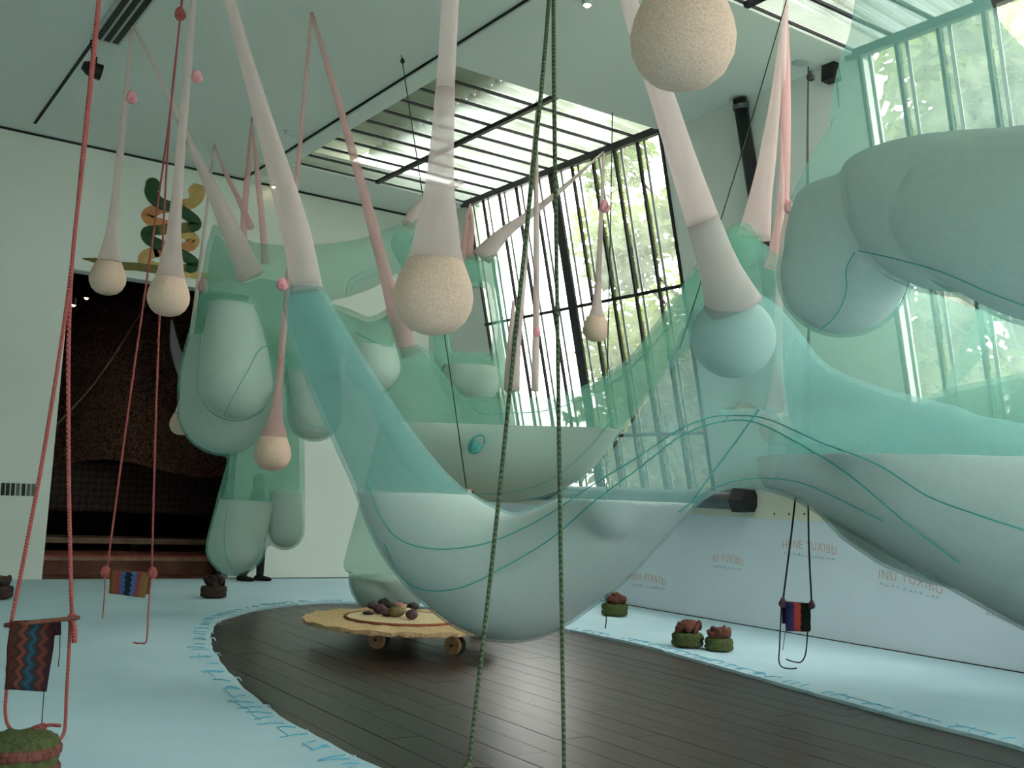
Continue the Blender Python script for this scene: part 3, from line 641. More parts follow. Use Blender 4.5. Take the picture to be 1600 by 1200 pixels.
# ================================================================ SWINGS AND ROPES
stripes('swing_brown_blue', [(0, (0.062, 0.022, 0.015)), (.12, (0.031, 0.019, 0.012)), (.22, (0.136, 0.034, 0.028)), (.33, (0.031, 0.019, 0.015)), (.4, (0.012, 0.043, 0.062)), (.47, (0.022, 0.062, 0.099)), (.56, (0.012, 0.037, 0.056)), (.63, (0.037, 0.019, 0.015)), (.72, (0.105, 0.028, 0.025)), (.84, (0.031, 0.015, 0.015)), (.93, (0.037, 0.012, 0.022))], 0, 1.0, -.06, zig=.12, zscale=11, bmp=.8)
stripes('swing_rust_blue', [(0, (.22, .10, .03)), (.15, (.26, .05, .05)), (.3, (.05, .11, .25)), (.42, (.015, .02, .04)), (.58, (.06, .13, .28)), (.7, (.26, .05, .06)), (.82, (.24, .13, .05))], 0, 1.0, -.03, zig=.05, zscale=9, bmp=.8)
stripes('swing_purple_red', [(0, (.05, .05, .16)), (.28, (.10, .04, .16)), (.36, (.50, .08, .06)), (.62, (.06, .02, .02)), (.68, (.012, .02, .016))], 0, 1.0, -.02, zig=.03, zscale=7, bmp=.8)
def panel(name, c, material, parent, thick=.012, nu=8, nv=10, wav=.006):
    """woven cloth between four corners TL TR BR BL, with thickness"""
    TL, TR, BR, BL = [Vector(v) for v in c]; nrm = (TR - TL).cross(BL - TL).normalized(); V, Fc, UV = [], [], []
    for s in (-1, 1):
        for j in range(nv + 1):
            for i in range(nu + 1):
                u, v = i / nu, j / nv; p = (TL * (1 - u) + TR * u) * (1 - v) + (BL * (1 - u) + BR * u) * v
                edge = (random.uniform(-1, 1) * .004 if i in (0, nu) else 0)
                V.append(p + nrm * (s * thick / 2 + wav * math.sin(u * 9 + v * 5)) + (TR - TL).normalized() * edge); UV.append((u, 1 - v))
    K = (nu + 1) * (nv + 1)
    for j in range(nv):
        for i in range(nu):
            a = j * (nu + 1) + i; Fc.append((a, a + 1, a + nu + 2, a + nu + 1)); Fc.append((K + a, K + a + nu + 1, K + a + nu + 2, K + a + 1))
    rim = [i for i in range(nu + 1)] + [j * (nu + 1) + nu for j in range(1, nv + 1)] + [nv * (nu + 1) + i for i in range(nu - 1, -1, -1)] + [j * (nu + 1) for j in range(nv - 1, 0, -1)]
    for a, b in zip(rim, rim[1:] + rim[:1]): Fc.append((b, a, K + a, K + b))
    me = mesh(V, Fc); uv = me.uv_layers.new()
    for l in me.loops: uv.data[l.index].uv = UV[l.vertex_index]
    return link(name, me, material, parent, smooth=True)
def rope(name, pts, r, material, parent, n=6, seg=7): return tube(name, [(*p, r) for p in pts], material, parent, n=n, seg=seg)
RZ = .71
# swing, front left
a, b = onz(8, 977, RZ), onz(123, 965, RZ); da, db = dep(a), dep(b)
s1 = empty('rope_swing', (*((a + b) / 2)[:2], 0), 'swing on red ropes with brown and blue zigzag cloth, at lower left', 'swing', 'woven rope swings')
tube('rod', [(*a, .014), (*b, .014)], 'wood_stick', s1, n=2)
panel('woven_seat', [pt(18, 971, da - .03), pt(86, 966, db - .03), pt(73, 1081, db - .05), pt(7, 1077, da - .05)], 'swing_brown_blue', s1)
panel('woven_flap', [pt(60, 968, db + .03), pt(95, 965, db + .03), pt(95, 992, db + .03), pt(60, 994, db + .03)], 'swing_brown_blue', s1, nv=4)
ap = pt(107, 455, (da + db) / 2)
rope('rope', [pt(157, -30, 6.4), pt(131, 220, 6.4), ap, pt(66, 720, da), pt(20, 960, da), pt(18, 972, da)], .012, 'rope_red', s1)
rope('rope', [pt(158.5, -30, 6.41), pt(133, 220, 6.41), ap + rt * .01, pt(107, 720, db), pt(112, 960, db)], .013, 'rope_red', s1)
rope('tail', [pt(10, 1078, da), pt(8, 1110, da), pt(12, 1132, da - .1), pt(24, 1143, da - .15), pt(45, 1140, da - .15), pt(58, 1135, da - .15), pt(80, 1133, da - .15), pt(95, 1134, da - .15)], .010, 'rope_red', s1)
knot(s1, pt(65, 1139, da - .15), .03, 'rope_red'); knot(s1, pt(112, 965, db - .01), .03, 'rope_red')
rope('tail', [pt(110, 965, db), pt(107, 1030, db), pt(104, 1080, db), pt(101, 1140, db - .15), pt(92, 1156, db - .3), pt(83, 1160, db - .35)], .011, 'rope_red', s1)
rope('tail', [pt(113, 968, db - .02), pt(116, 985, db - .02), pt(116, 1004, db - .02)], .018, 'rope_red', s1)
rope('loose_yarn', [pt(94, 990, db), pt(93, 1020, db), pt(91, 1042, db)], .003, 'rope_black', s1); rope('loose_yarn', [pt(69, 1080, db), pt(67, 1105, db), pt(65, 1132, db)], .003, 'rope_black', s1)
# swing, further back
a, b = onz(160, 892, RZ), onz(246, 896, RZ); da, db = dep(a), dep(b)
s2 = empty('rope_swing', (*((a + b) / 2)[:2], 0), 'swing on red ropes with blue banded cloth, before the dark opening', 'swing', 'woven rope swings')
tube('rod', [(*a, .015), (*b, .015)], 'wood_stick', s2, n=2)
panel('woven_seat', [pt(172, 893, da - .03), pt(234, 895, db - .03), pt(226, 934, db - .04), pt(171, 927, da - .04)], 'swing_rust_blue', s2)
panel('woven_flap', [pt(205, 895, db + .03), pt(236, 896, db + .03), pt(233, 929, db + .03), pt(205, 926, db + .03)], 'swing_rust_blue', s2, nv=4)
ap = pt(262, 205, 10.3)
rope('rope', [pt(285, -10, 10.5), ap, pt(206, 600, (da + 10.3) / 2), pt(167, 890, da)], .010, 'rope_red', s2)
rope('rope', [pt(286, -10, 10.51), ap + rt * .012, pt(247, 550, db), pt(237, 890, db)], .010, 'rope_red', s2)
knot(s2, pt(282, 22, 10.4), .06, 'rope_red')
knot(s2, pt(165, 893, da - .02), .05, 'rope_red'); knot(s2, pt(238, 895, db - .02), .05, 'rope_red')
rope('tail', [pt(164, 895, da), pt(163, 930, da), pt(160, 966, da)], .006, 'rope_red', s2)
rope('tail', [pt(236, 895, db), pt(232, 950, db), pt(229, 1000, db), pt(220, 1005, db), pt(208, 1004, db)], .008, 'rope_red', s2)
# swing, right by the painted wall
a, b = onz(1219, 941, RZ), onz(1272, 945, RZ); da, db = dep(a), dep(b)
s3 = empty('rope_swing', (*((a + b) / 2)[:2], 0), 'swing on dark cords with purple, red and black cloth by the lettered wall', 'swing', 'woven rope swings')
tube('rod', [(*a, .014), (*b, .014)], 'wood_stick', s3, n=2)
panel('woven_seat', [pt(1227, 941, da - .03), pt(1267, 943, db - .03), pt(1266, 987, db - .04), pt(1228, 986, da - .04)], 'swing_purple_red', s3)
panel('woven_flap', [pt(1222, 942, da + .03), pt(1245, 943, da + .03), pt(1245, 976, da + .03), pt(1222, 974, da + .03)], 'swing_purple_red', s3, nv=4)
top = onz(1263, 103, ZC) - Vector((0, 0, .02)); ap = pt(1262, 560, 10.1)
rope('rope', [top, pt(1261, 280, 10.1), ap, pt(1243, 775, da), pt(1223, 942, da)], .009, 'rope_black', s3)
rope('rope', [top + Vector((.01, .01, 0)), pt(1262.5, 280, 10.12), ap + rt * .012, pt(1263, 810, db), pt(1268, 943, db)], .009, 'rope_black', s3)
knot(s3, pt(1267, 118, 10.4), .05, 'rope_black'); knot(s3, pt(1223, 941, da - .02), .045, 'pod_purple'); knot(s3, pt(1268, 944, db - .02), .04, 'pod_purple')
rope('tail', [pt(1221, 945, da), pt(1218, 1010, da), pt(1217, 1032, da), pt(1222, 1042, da), pt(1235, 1045, da), pt(1245, 1044, da)], .007, 'rope_black', s3)
rope('tail', [pt(1262, 987, db), pt(1259, 1020, db), pt(1252, 1034, db), pt(1240, 1034, db), pt(1228, 1030, db)], .007, 'rope_black', s3)
rope('tail', [pt(1227, 986, da), pt(1223, 1016, da)], .003, 'rope_black', s3)
# swing, very near: green ropes running out of the frame
a, b = onz(722, 1206, RZ), onz(896, 1212, RZ); da, db = dep(a), dep(b)
s4 = empty('rope_swing', (*((a + b) / 2)[:2], 0), 'nearest swing, its two long green ropes crossing the middle of the view', 'swing', 'woven rope swings')
tube('rod', [(*a, .016), (*b, .016)], 'wood_stick', s4, n=2)
stripes('swing_green', [(0, (.05, .10, .04)), (.3, (.20, .16, .05)), (.6, (.04, .08, .05))], 0, 1.0, 0, zig=.1, bmp=.8)
panel('woven_seat', [a + (b - a) * .15, a + (b - a) * .85, a + (b - a) * .85 - Vector((0, 0, .36)), a + (b - a) * .15 - Vector((0, 0, .36))], 'swing_green', s4)
ap = pt(861, -40, 3.55); tp = Vector((ap.x, ap.y, ZC))
rope('upper_rope', [tp, ap], .009, 'rope_green', s4, n=2)
rope('rope', [ap, pt(845, 150, da + .03), pt(808, 500, da + .02), pt(772, 850, da + .01), pt(738, 1150, da), pt(733, 1205, da)], .0072, 'rope_green', s4)
rope('rope', [ap + rt * .008, pt(866, 150, db + .03), pt(871, 500, db + .02), pt(876, 850, db + .01), pt(881, 1150, db), pt(882, 1210, db)], .0072, 'rope_green', s4)
knot(s4, pt(731, 1199, da - .01), .018, 'rope_green')
# thin single cords
def cord(name, pts, r, material, label):
    o = empty(name, pts[-1], label, 'cord', 'thin hanging cords'); rope('line', pts, r, material, o); return o
c1 = cord('cord', [onz(627, 86, ZC), pt(672, 380, 9.8), pt(700, 560, 9.4), pt(729, 765, 9.2)], .0055, 'thread_dark', 'thin green cord slanting past the big tan drop, stick and white threads at its end')
tube('stick', S((716, 762, 9.2, 2.4), (741, 769, 9.2, 2.0)), 'wood_stick', c1, n=2)
for k in range(3): rope('white_thread', [pt(731 + 2 * k, 765, 9.18), pt(733 + 3 * k, 785, 9.18), pt(737 + 3 * k, 806, 9.2)], .006, 'thread_white', c1)
knot(c1, onz(629, 95, ZC - .1), .03, 'thread_dark')
cord('cord', [pt(1232, -10, 7.6), pt(1160, 235, 7.3), pt(1098, 432, 7.1), pt(1062, 545, 6.95)], .0045, 'thread_dark', 'thin dark cord slanting down beside the right white sleeve')
cord('cord', [onz(957, 176, ZC), pt(953, 400, 13), pt(949, 600, 13), pt(948, 930, 13), pt(946, 982, 13)], .008, 'thread_dark', 'thin dark cord hanging straight before the right half of the sloped window')

# ================================================================ FLOOR THINGS
def lumpy(me, amp, fr):
    from mathutils import noise
    for v in me.vertices: v.co += v.co.normalized() * noise.noise(v.co * fr) * amp
    return me
pb = lumpy(lathe([(.0, 0), (.13, 0), (.172, .012), (.182, .035), (.172, .056), (.182, .078), (.178, .105), (.162, .125), (.10, .135), (0, .135)], 26), .012, 30); pb.materials.append(M['crochet_green'])
pbd = pb.copy(); pbd.materials.clear(); pbd.materials.append(M['crochet_dark'])
pe = lumpy(ball((0, 0, 0), .055, .5, 1.15, 1.0, 2), .016, 34); pe.materials.append(M['crochet_brown'])
ped = pe.copy(); ped.materials.clear(); ped.materials.append(M['crochet_dark'])
for q in (pb, pbd, pe, ped): q.polygons.foreach_set('use_smooth', [True] * len(q.polygons))
def pouf(p, label, k=1.0, dark=False, seed=0, kz=1.2, petals=range(14)):
    rr = random.Random(seed); o = empty('crochet_pouf', (p.x, p.y, .008), label, 'pouf', 'crocheted floor poufs'); o.scale = (k, k, k * kz); o.rotation_euler.z = rr.random() * 6
    b_ = bpy.data.objects.new('cushion', pbd if dark else pb); COL.objects.link(b_); b_.parent = o
    for i in petals:
        a = i * 2 * math.pi / 8 if i < 8 else i * 2 * math.pi / 5; r_ = .115 if i < 8 else (.055 if i < 13 else 0)
        q = bpy.data.objects.new('petal', ped if dark else pe); COL.objects.link(q); q.parent = o
        q.location = (r_ * math.cos(a), r_ * math.sin(a), .155 + rr.uniform(-.01, .045) + (.02 if i > 7 else 0)); q.rotation_euler = (rr.uniform(-.4, .4), rr.uniform(.0, .7), a + rr.uniform(-.6, .6))
        q.scale = (rr.uniform(.85, 1.2), rr.uniform(.9, 1.3), rr.uniform(.8, 1.2))
pouf(onz(960, 962), 'green and brown crochet pouf, alone, near the wall behind the hanging cord', 1.05, seed=1)
pouf(onz(1074, 1011), 'larger of the two green and brown poufs side by side on the carpet', 1.0, seed=2)
pouf(onz(1123, 1017), 'smaller of the two poufs side by side, on the right', .88, seed=3)
pouf(onz(333, 934), 'dark brown crochet pouf at the tip of the dark boards', 1.0, True, seed=4)
pouf(onz(-6, 936), 'dark crochet pouf cut by the left edge of the picture', 1.05, True, seed=5)
pouf(onz(22, 1232), 'green and brown crochet pouf cut by the bottom left corner', 1.12, seed=6, kz=1.75, petals=())
bg_ = [o for o in COL.objects if o.get('label', '').endswith('bottom left corner')][0]
for zz in (.045, .095):
    q = bpy.data.objects.new('brown_band', tubemesh([(.175 * math.cos(a), .175 * math.sin(a), zz, .016) for a in np.linspace(0, 2 * math.pi, 33)], 7)); q.data.materials.append(M['crochet_brown']); COL.objects.link(q); q.parent = bg_

# low wheeled table with a straw mat and seed pods
TZ = .25
tc_ = onz(628, 968, TZ); TR_ = (onz(488, 957, TZ) - tc_).length
tb = empty('low_cart', (tc_.x, tc_.y, 0), 'low round cart on log wheels under a scalloped straw mat', 'table')
prof = []
V, Fc = [], []; n = 96
for k in range(n):
    a = 2 * math.pi * k / n; r_ = TR_ * (1 + .018 * abs(math.sin(a * 18)) + .008 * math.sin(a * 7)); V += [(tc_.x + r_ * math.cos(a), tc_.y + r_ * math.sin(a), TZ + .008 * math.sin(a * 18)), (tc_.x + r_ * .985 * math.cos(a), tc_.y + r_ * .985 * math.sin(a), TZ - .03 - .02 * abs(math.sin(a * 18)))]
V += [(tc_.x, tc_.y, TZ + .012), (tc_.x, tc_.y, TZ - .02)]
for k in range(n):
    a, b = 2 * k, 2 * ((k + 1) % n); Fc += [(a, b, 2 * n), (b + 1, a + 1, 2 * n + 1), (a + 1, b + 1, b, a)]
link('straw_mat', mesh(V, Fc), 'straw', tb)
link('inner_mat', lathe([(0, .03), (TR_ * .56, .026), (TR_ * .58, .012), (TR_ * .58, .0)], 48, (tc_.x, tc_.y, TZ)), 'straw_light', tb, smooth=False)
link('braid_rim', tubemesh([(tc_.x + TR_ * .585 * math.cos(a), tc_.y + TR_ * .585 * math.sin(a), TZ + .018, .014) for a in np.linspace(0, 2 * math.pi, 49)], 6), 'red_braid', tb, smooth=True)
link('deck', lathe([(0, -.08), (TR_ * .8, -.08), (TR_ * .8, -.03), (0, -.03)], 32, (tc_.x, tc_.y, TZ)), 'log_wood', tb)
def wheel(px, py, name='wheel'):
    c = onz(px, py, .065); f_ = (-Vector((fw.x, fw.y, 0)).normalized() * .85 - rt0 * .5).normalized()
    w_ = empty(name, c); w_.parent = tb; w_.location = c - wloc(tb)
    link('log_face', tubemesh([(*(c + f_ * .08), .088), (*(c + f_ * .03), .092)], 20), 'log_wood', w_)
    link('tyre', tubemesh([(*(c + f_ * .03), .07), (*(c + f_ * .015), .092), (*(c - f_ * .045), .095), (*(c - f_ * .06), .07)], 20), 'rubber', w_, smooth=False)
    link('hub', tubemesh([(*(c - f_ * .06), .022), (*(c + f_ * .092), .014)], 8), 'black_metal', w_)
    link('bracket', boxes([(c.x - .02, c.x + .02, c.y - .02, c.y + .02, c.z, TZ - .05)]), 'log_wood', w_)
for px, py in ((712, 1008), (594, 999), (640, 975), (750, 982)): wheel(px, py)
PODS = [(583, 949, 'pod_purple', 1.1, .7, 'dark purple seed pod, leftmost on the straw mat'), (600, 946, 'pod_dark', 1.2, .8, 'black seed pod at the top of the heap on the straw mat'), (593, 956, 'pod_purple', 1.2, .8, 'striped purple pod near the front left of the heap'),
        (604, 960, 'pod_purple', 1.0, .7, 'round purple pod behind the olive one'), (611, 949, 'pod_dark', 1.0, .7, 'small black pod in the middle of the heap'), (619, 961, 'pod_olive', 1.5, .7, 'oval olive pod lying at the front of the heap'),
        (622, 948, 'pod_pink', 1.2, .6, 'pink pod at the back of the heap on the mat'), (631, 950, 'pod_peach', 1.0, .6, 'peach coloured pod beside the pink one'), (643, 965, 'pod_purple', 1.1, .9, 'striped round pod standing apart at right on the mat'),
        (637, 954, 'pod_cream', .8, .6, 'pale pod between the peach pod and the striped one'), (576, 957, 'pod_dark', 1.1, .3, 'flat dark seed lying left of the heap'), (645, 951, 'pod_dark', 1.2, .7, 'dark pod close to the edge of the front hammock')]
for px, py, mt, k, h, lb in PODS:
    c = onz(px, py, TZ + .05); rr = .055 * k
    o = empty('seed_pod', (c.x, c.y, TZ + .028), lb, 'seed pod', 'seed pods on the straw mat')
    link('shell', lumpy(ball((0, 0, 0), rr, 1.15, 1, h, 2), .004, 30), mt, o, smooth=True); o.children[0].location = (0, 0, rr * h); 
    o.children[0].data.transform(Matrix.Translation(wloc(o)))
    link('stem', tubemesh([(c.x, c.y, TZ + .028 + rr * h * 1.9, .006), (c.x + .02, c.y, TZ + .028 + rr * h * 2.25, .004)], 5), 'wood_stick', o)

# ================================================================ WALL MARKS
def ribbon(px, hw, off, close=True):
    """flat painted stroke on the back wall through pixels, half width in px"""
    R = spline([(ony(a, b).x, ony(a, b).z, 0, h * 17.9 / F) for (a, b), h in zip(px, hw)], 8); V, Fc = [], []
    for i, r in enumerate(R):
        t = R[min(i + 1, len(R) - 1)][:2] - R[max(i - 1, 0)][:2]; t /= np.linalg.norm(t) + 1e-9; nn = np.array([-t[1], t[0]]) * r[3]
        for yy in (YB - off - .003, YB - off + .001): V += [(r[0] + nn[0], yy, r[1] + nn[1]), (r[0] - nn[0], yy, r[1] - nn[1])]
    for i in range(len(R) - 1):
        a = 4 * i; b = a + 4; Fc += [(a, a + 1, b + 1, b), (a, b, b + 2, a + 2), (a + 1, a + 3, b + 3, b + 1)]
    Fc += [(0, 2, 3, 1)]; e = 4 * (len(R) - 1); Fc += [(e, e + 1, e + 3, e + 2)]
    me = mesh(V, Fc); bm = bmesh.new(); bm.from_mesh(me); bmesh.ops.recalc_face_normals(bm, faces=bm.faces); bm.to_mesh(me); bm.free(); return me
def disc(px, py, r, off):
    c = ony(px, py); R = r * 17.9 / F; return mesh([(c.x + R * math.cos(a), YB - off, c.z + R * math.sin(a)) for a in np.linspace(0, 2 * math.pi, 25)[:-1]], [tuple(range(24))])
mu = empty('wall_mural', ony(270, 430), 'painted mural of two entwined snakes, green and ochre, above the opening', 'mural')
def stroke(name, pts, hw, mt, off): link(name, ribbon(pts, hw if isinstance(hw, list) else [hw] * len(pts), off), mt, mu)
# ochre snake (behind), then green snake passing over it
stroke('ochre_coil', [(311, 288), (309, 303), (302, 315), (290, 321)], [9, 11, 9, 8], 'mural_ochre', .003); link('ochre_head', disc(306, 300, 12, .0065), 'mural_ochre', mu)
stroke('orange_coil', [(296, 318), (275, 322), (250, 326), (236, 330)], 8, 'mural_orange', .002)
stroke('orange_coil', [(246, 327), (230, 335), (236, 345), (258, 352), (280, 362)], 8.5, 'mural_orange', .003)
stroke('ochre_coil', [(272, 358), (292, 366), (303, 376), (294, 386)], 9, 'mural_ochre', .002)
stroke('orange_coil', [(302, 382), (285, 388), (260, 391), (240, 394)], 8, 'mural_orange', .003)
stroke('ochre_coil', [(246, 392), (227, 401), (228, 412), (250, 420), (275, 425), (320, 432), (352, 437)], [8, 9, 9, 8, 6, 6, 5], 'mural_ochre', .003)
stroke('green_coil', [(241, 288), (236, 300), (246, 315), (265, 323), (285, 331), (303, 344), (306, 352), (296, 356)], [8, 10, 9.5, 8.5, 9, 9, 8, 8], 'mural_green', .008); link('green_head', disc(239, 289, 11, .0115), 'mural_green', mu)
stroke('olive_coil', [(302, 355), (285, 356), (262, 358), (246, 360)], 8, 'mural_olive', .006)
stroke('green_coil', [(248, 359), (230, 363), (233, 374), (250, 383), (270, 391), (290, 401), (303, 412), (298, 419), (290, 418)], [7, 8.5, 9, 8.5, 8, 8.5, 9, 8, 6], 'mural_green', .008)
stroke('olive_coil', [(302, 418), (285, 419), (265, 423), (244, 421), (215, 417), (187, 415), (160, 409), (129, 404)], [5, 6, 6, 6.5, 6, 6, 5, 1], 'mural_olive', .006)
# small row of dark stripes left of the opening
ws = empty('stripe_plaque', ony(28, 765), 'row of small dark vertical stripes on the wall left of the opening', 'wall sign')
for i, px in enumerate((4.5, 12, 20, 28, 36.5, 44.5, 52)):
    a, b = ony(px + .6, 754.5 + i * .25), ony(px - .6, 774 + i * .2); link('stripe', bars([(a - Vector((0, .004, 0)), b - Vector((0, .004, 0)), .052, (0, 1, 0), .008)]), 'wall_stripe_grey' if i in (3, 5, 6) else 'wall_stripe', ws)
# lettering on the painted wall
def lettering(text, px, py, h, label, squig, slope=0.0):
    p = onx(px, py, XB - .003)
    o = empty('wall_lettering', p, label, 'lettering', 'hand-painted words on the low wall')
    cu = bpy.data.curves.new('t', 'FONT'); cu.body = text; cu.size = h * 1.4; cu.extrude = .001; cu.offset = -.004; cu.space_character = 1.12
    t = bpy.data.objects.new('t', cu); COL.objects.link(t); bpy.context.view_layer.update()
    me = bpy.data.meshes.new_from_object(t.evaluated_get(bpy.context.evaluated_depsgraph_get())); bpy.data.objects.remove(t)
    wd = max(v.co.x for v in me.vertices)
    k = squig / wd
    for v in me.vertices:
        x, y, z = v.co.x * k, v.co.y, v.co.z; y += slope * x + .03 * math.sin(x / squig * math.pi)
        v.co = Vector((p.x - z - .001, p.y - x, p.z + y))
    link('words', me, 'text_orange', o)
    rr = random.Random(len(text)); ms = []
    y = p.y - .03
    while y > p.y - squig * .95:
        ms.append(tubemesh([(p.x - .001, y, p.z - h * .55 + slope * (p.y - y), .004), (p.x - .001, y - rr.uniform(.01, .03), p.z - h * rr.uniform(.25, .5) + slope * (p.y - y), .004), (p.x - .001, y - .04, p.z - h * .55 + slope * (p.y - y), .004)], 4)); y -= rr.uniform(.05, .09)
    link('subtitle_marks', joinmesh(ms), 'text_blue', o)['kind'] = 'stuff'
lettering('XINA PEPATU', 981, 907, .115, 'orange words XINA PEPATU, lowest and farthest left on the wall', .86)
lettering('NI YUXIBU', 1113, 879, .115, 'short orange words NI YUXIBU in the middle of the low wall', .58)
lettering('HENE YUXIBU', 1222, 857, .115, 'orange words HENE YUXIBU behind the cords of the right swing', .88, -.03)
lettering('INU YUXIBU', 1372, 904, .115, 'orange word ending in YUXIBU partly under the grey bag', .86, -.12)
lettering('DAYA', 1537, 950, .12, 'orange letters DAYA beside the edge of the front hammock at far right', .50, -.16)
for i, px in enumerate((1210, 1233, 1257)):
    p = onx(px, 803, XB - .012); tag(link('wall_bolt', ball(p, .02, .5, 1, 1, 1), 'grey_metal'), ['small bolt on the cream band, nearest the sill pipe end', 'small middle bolt of three on the cream band', 'small bolt on the cream band, rightmost beside the grey bag'][i], 'bolt', 'bolts on the cream band')

# ================================================================ CEILING FITTINGS
struct('trim_4', boxes([(2.46, 2.50, 13.0, 16.85, ZC - .012, ZC)]), 'shadow_gap')
ac = empty('air_grille', (2.5, 11, ZC), 'long slotted air grille set in the ceiling at upper left', 'air grille')
link('grille_frame', boxes([(2.42, 2.76, 9.0, 12.95, ZC - .035, ZC)]), 'alu', ac)
for k in range(3): link('slot', boxes([(2.46 + k * .1, 2.53 + k * .1, 9.05, 12.9, ZC - .040, ZC - .03)]), 'wall_stripe', ac)
sp = empty('spotlight', onz(142, 62, ZC), 'small black spotlight hanging from the ceiling slot behind the red rope', 'lamp')
p = pt(145, 108, dep(onz(142, 62, ZC)))
tube('stem', [(*onz(142, 62, ZC), .01), (p.x, p.y, p.z, .01)], 'lamp_body', sp, n=2); link('housing', tubemesh([(p.x - .12, p.y, p.z + .02, .05), (p.x - .05, p.y, p.z, .09), (p.x + .1, p.y, p.z - .02, .10)], 14), 'lamp_body', sp, smooth=False)
link('yoke', boxes([(p.x - .02, p.x + .02, p.y - .12, p.y + .12, p.z - .01, p.z + .12)]), 'lamp_body', sp)
for i, (px, py, lb) in enumerate([(428, 287, 'tiny lit downlight on the back wall line, left of the skylight'), (918, 0, 'tiny lit downlight at the top edge between the green ropes and largest drop')]):
    p = onz(px, py, ZC) if i else ony(px, py, YB - .2)
    o = empty('downlight', p, lb, 'lamp'); link('bulb', ball(p - Vector((0, 0, .05)), .035), 'warm_bulb', o); link('housing', lathe([(.035, 0), (.06, -.01), (.06, -.05), (.045, -.06)], 14, p), 'alu', o)
p = onz(450, 205, ZC); o = empty('ceiling_sensor', p, 'small pale fitting on the ceiling left of the pink strip', 'sensor'); link('body', lathe([(0, -.05), (.04, -.045), (.05, -.01), (.07, 0)], 14, p), 'alu', o); link('arm', tubemesh([(p.x, p.y, p.z - .04, .012), (p.x + .13, p.y + .05, p.z - .05, .02)], 6), 'alu', o)
p = onz(1250, 98, ZC); tag(link('ceiling_rose', lathe([(0, -.03), (.05, -.028), (.09, -.012), (.1, 0)], 20, p), 'alu'), 'small round plate on the ceiling beside the dark cord', 'ceiling plate')
dp = empty('downpipe', slp(9.15, .4), 'black pipe running down the slope between the two window bays', 'pipe')
link('pipe', tubemesh([(*slp(9.2, .0, -.11), .09), (*slp(9.15, 1, -.11), .09)], 16), 'black_metal', dp, smooth=True)
for t in (.02, .5, .97): link('clamp', tubemesh([(*slp(9.2 - .05 * t, t - .006, -.11), .105), (*slp(9.2 - .05 * t, t + .006, -.11), .105)], 16), 'grey_metal', dp)
p = onz(1308, 104, ZC); fl = empty('beam_end', p, 'black beam end with two bolts at the corner of the nearer skylight', 'bracket')
link('block', boxes([(p.x - .16, p.x + .16, p.y - .08, p.y + .10, p.z - .2, p.z)]), 'black_metal', fl)
for k in (-1, 1): link('bolt', tubemesh([(p.x + .03 * k, p.y - .02, p.z - .2, .008), (p.x + .03 * k + .05, p.y - .02, p.z - .5, .006)], 5), 'black_metal', fl)

# ================================================================ THE PERSON BEHIND THE LOBE
pp = onz(392, 908); pe_ = empty('person', (pp.x, pp.y, 0), 'person in dark clothes behind the longest lobe, only the shoes showing clearly', 'person')
dv = rt0.copy(); sv = Vector((dv.y, -dv.x, 0))      # facing right along the picture
def J(f_, s_, z): q = pp + dv * f_ + sv * s_; return (q.x, q.y, z)
def T(*r): return [(*J(a, b, c), d) for a, b, c, d in r]
legL = T((0, .10, .92, .085), (.03, .10, .5, .06), (-.12, .10, .09, .042)); legR = T((0, -.10, .92, .085), (.10, -.10, .5, .06), (.12, -.10, .09, .042))
torso = T((0, 0, .92, .15), (0, 0, 1.1, .14), (.01, 0, 1.3, .165), (.01, 0, 1.43, .10)); neck = T((.01, 0, 1.42, .055), (.02, 0, 1.52, .052))
armL = T((.01, .19, 1.38, .055), (.0, .24, 1.1, .045), (.12, .22, .88, .035)); armR = T((.01, -.19, 1.38, .055), (-.02, -.24, 1.1, .045), (.08, -.22, .87, .035))
headt = T((.03, 0, 1.56, .075), (.035, 0, 1.63, .088), (.02, 0, 1.69, .082))
sh = T((.01, .19, 1.38, .06), (.01, -.19, 1.38, .06))
hands = []
for sgn, hx in ((1, .15), (-1, .11)):
    hands.append(T((hx - .03, .22 * sgn, .87, .033), (hx + .01, .22 * sgn, .81, .036)))
    for k in range(4): hands.append(T((hx + .02 - k * .016, .22 * sgn + .01, .80, .011), (hx + .035 - k * .016, .22 * sgn, .745 + .008 * abs(k - 1.4), .010), (hx + .03 - k * .015, .215 * sgn, .715 + .01 * abs(k - 1.4), .009)))
    hands.append(T((hx + .01, .20 * sgn, .85, .012), (hx + .045, .19 * sgn, .81, .011), (hx + .05, .19 * sgn, .78, .010)))
nose = T((.105, 0, 1.635, .012), (.125, 0, 1.61, .016)); ears = [T((.02, .085, 1.64, .02), (.015, .09, 1.60, .015)), T((.02, -.085, 1.64, .02), (.015, -.09, 1.60, .015))]
link('body', inflate([legL, legR, torso, neck, armL, armR, headt, nose, sh] + ears + hands, .013, 3), 'skin_tone', pe_, smooth=True)
link('jacket', inflate([torso, sh, armL[:3], armR[:3]], .02, 3, -.018), 'dark_cloth', pe_, smooth=True)
link('trousers', inflate([legL, legR, T((0, .03, .95, .15), (0, -.03, .95, .15))], .02, 3, -.02), 'dark_cloth', pe_, smooth=True)
for f_, s_ in ((-.12, .10), (.12, -.10)): link('shoe', inflate([T((f_ - .06, s_, .05, .045), (f_ + .06, s_, .045, .045), (f_ + .17, s_, .035, .033)), T((f_, s_, .05, .045), (f_, s_, .12, .05))], .014, 3), 'dark_cloth', pe_, smooth=True)
link('hair', inflate([T((.0, 0, 1.60, .086), (.005, 0, 1.68, .098), (.02, 0, 1.705, .09))], .015, 3), 'hair_dark', pe_, smooth=True)
for s_ in (.03, -.03): link('eye', ball(J(.112, s_, 1.642), .011), 'thread_white', pe_)
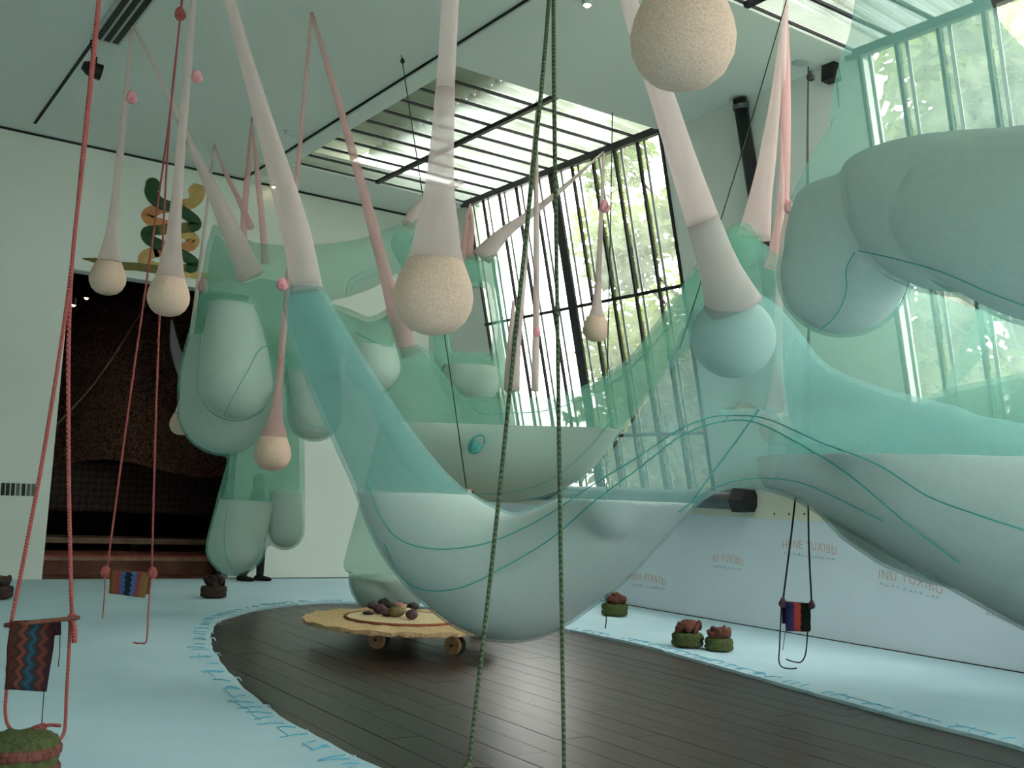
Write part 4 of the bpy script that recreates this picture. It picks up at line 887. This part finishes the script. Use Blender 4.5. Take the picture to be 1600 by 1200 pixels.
link('mouth', tubemesh(T((.112, .025, 1.575, .005), (.118, 0, 1.573, .007), (.112, -.025, 1.575, .005)), 5), 'red_braid', pe_)

# ================================================================ TREES OUTSIDE
def tree(x, y, h, R, nleaf, label, seed):
    rr = random.Random(seed); o = empty('garden_tree', (x, y, -.12), label, 'tree', 'trees outside the windows'); ms = []
    ms.append(tubemesh([(x, y, -.12, .16), (x + .1, y, h * .4, .12), (x + .2, y + .1, h * .75, .06)], 9))
    cl = []
    for k in range(26):
        a = rr.random() * 6.28; q = rr.random() ** .5 * R; c = Vector((x + q * math.cos(a), y + q * math.sin(a), h * rr.uniform(.15, .97))); cl.append((c, rr.uniform(.5, 1.1)))
        ms.append(tubemesh([(x + .1, y, min(c.z * .75, h * .6), .05), (*c, .02)], 5))
    link('trunk', joinmesh(ms), 'trunk', o)
    V, Fc = [], []
    for i in range(nleaf):
        c, r_ = cl[i % len(cl)]
        d = Vector((rr.gauss(0, 1), rr.gauss(0, 1), rr.gauss(0, 1))); p = c + d.normalized() * r_ * rr.random() ** .4
        u = Vector((rr.gauss(0, 1), rr.gauss(0, 1), rr.gauss(0, .6))).normalized(); v = u.cross(Vector((rr.gauss(0, 1), rr.gauss(0, 1), rr.gauss(0, 1)))).normalized(); s_ = rr.uniform(.10, .2)
        k = len(V); V += [p - u * s_, p + v * s_ * .45, p + u * s_, p - v * s_ * .45]; Fc.append((k, k + 1, k + 2, k + 3))
    f_ = link('foliage', mesh(V, Fc), 'leaf', o); f_['kind'] = 'stuff'
TL = ['leafy tree outside the far bay, behind the middle panes', 'leafy tree outside the right panes of the far bay', 'leafy tree outside beyond the solid slope', 'leafy tree outside the nearer bay, seen through the nearest bag', 'low leafy tree outside the nearer bay', 'tall sparse tree far outside behind the far bay', 'leafy tree outside the bay behind the viewer', 'bushy tree low outside the right end of the far bay']
for i, (x, y, h, R, nl) in enumerate([(17.2, 17.4, 6.5, 1.7, 5000), (14.8, 14.9, 11.5, 2.2, 13000), (14.8, 11.6, 11.5, 2.2, 13000), (14.6, 8.4, 10.5, 2.0, 12000), (17.5, 3.5, 5.0, 1.9, 4000), (20, 20, 7.5, 2.0, 4000), (15.5, 0, 8, 2, 2500), (13.4, 14.2, 4.6, 1.3, 5000)]):
    tree(x, y, h, R, nl, TL[i], 40 + i)
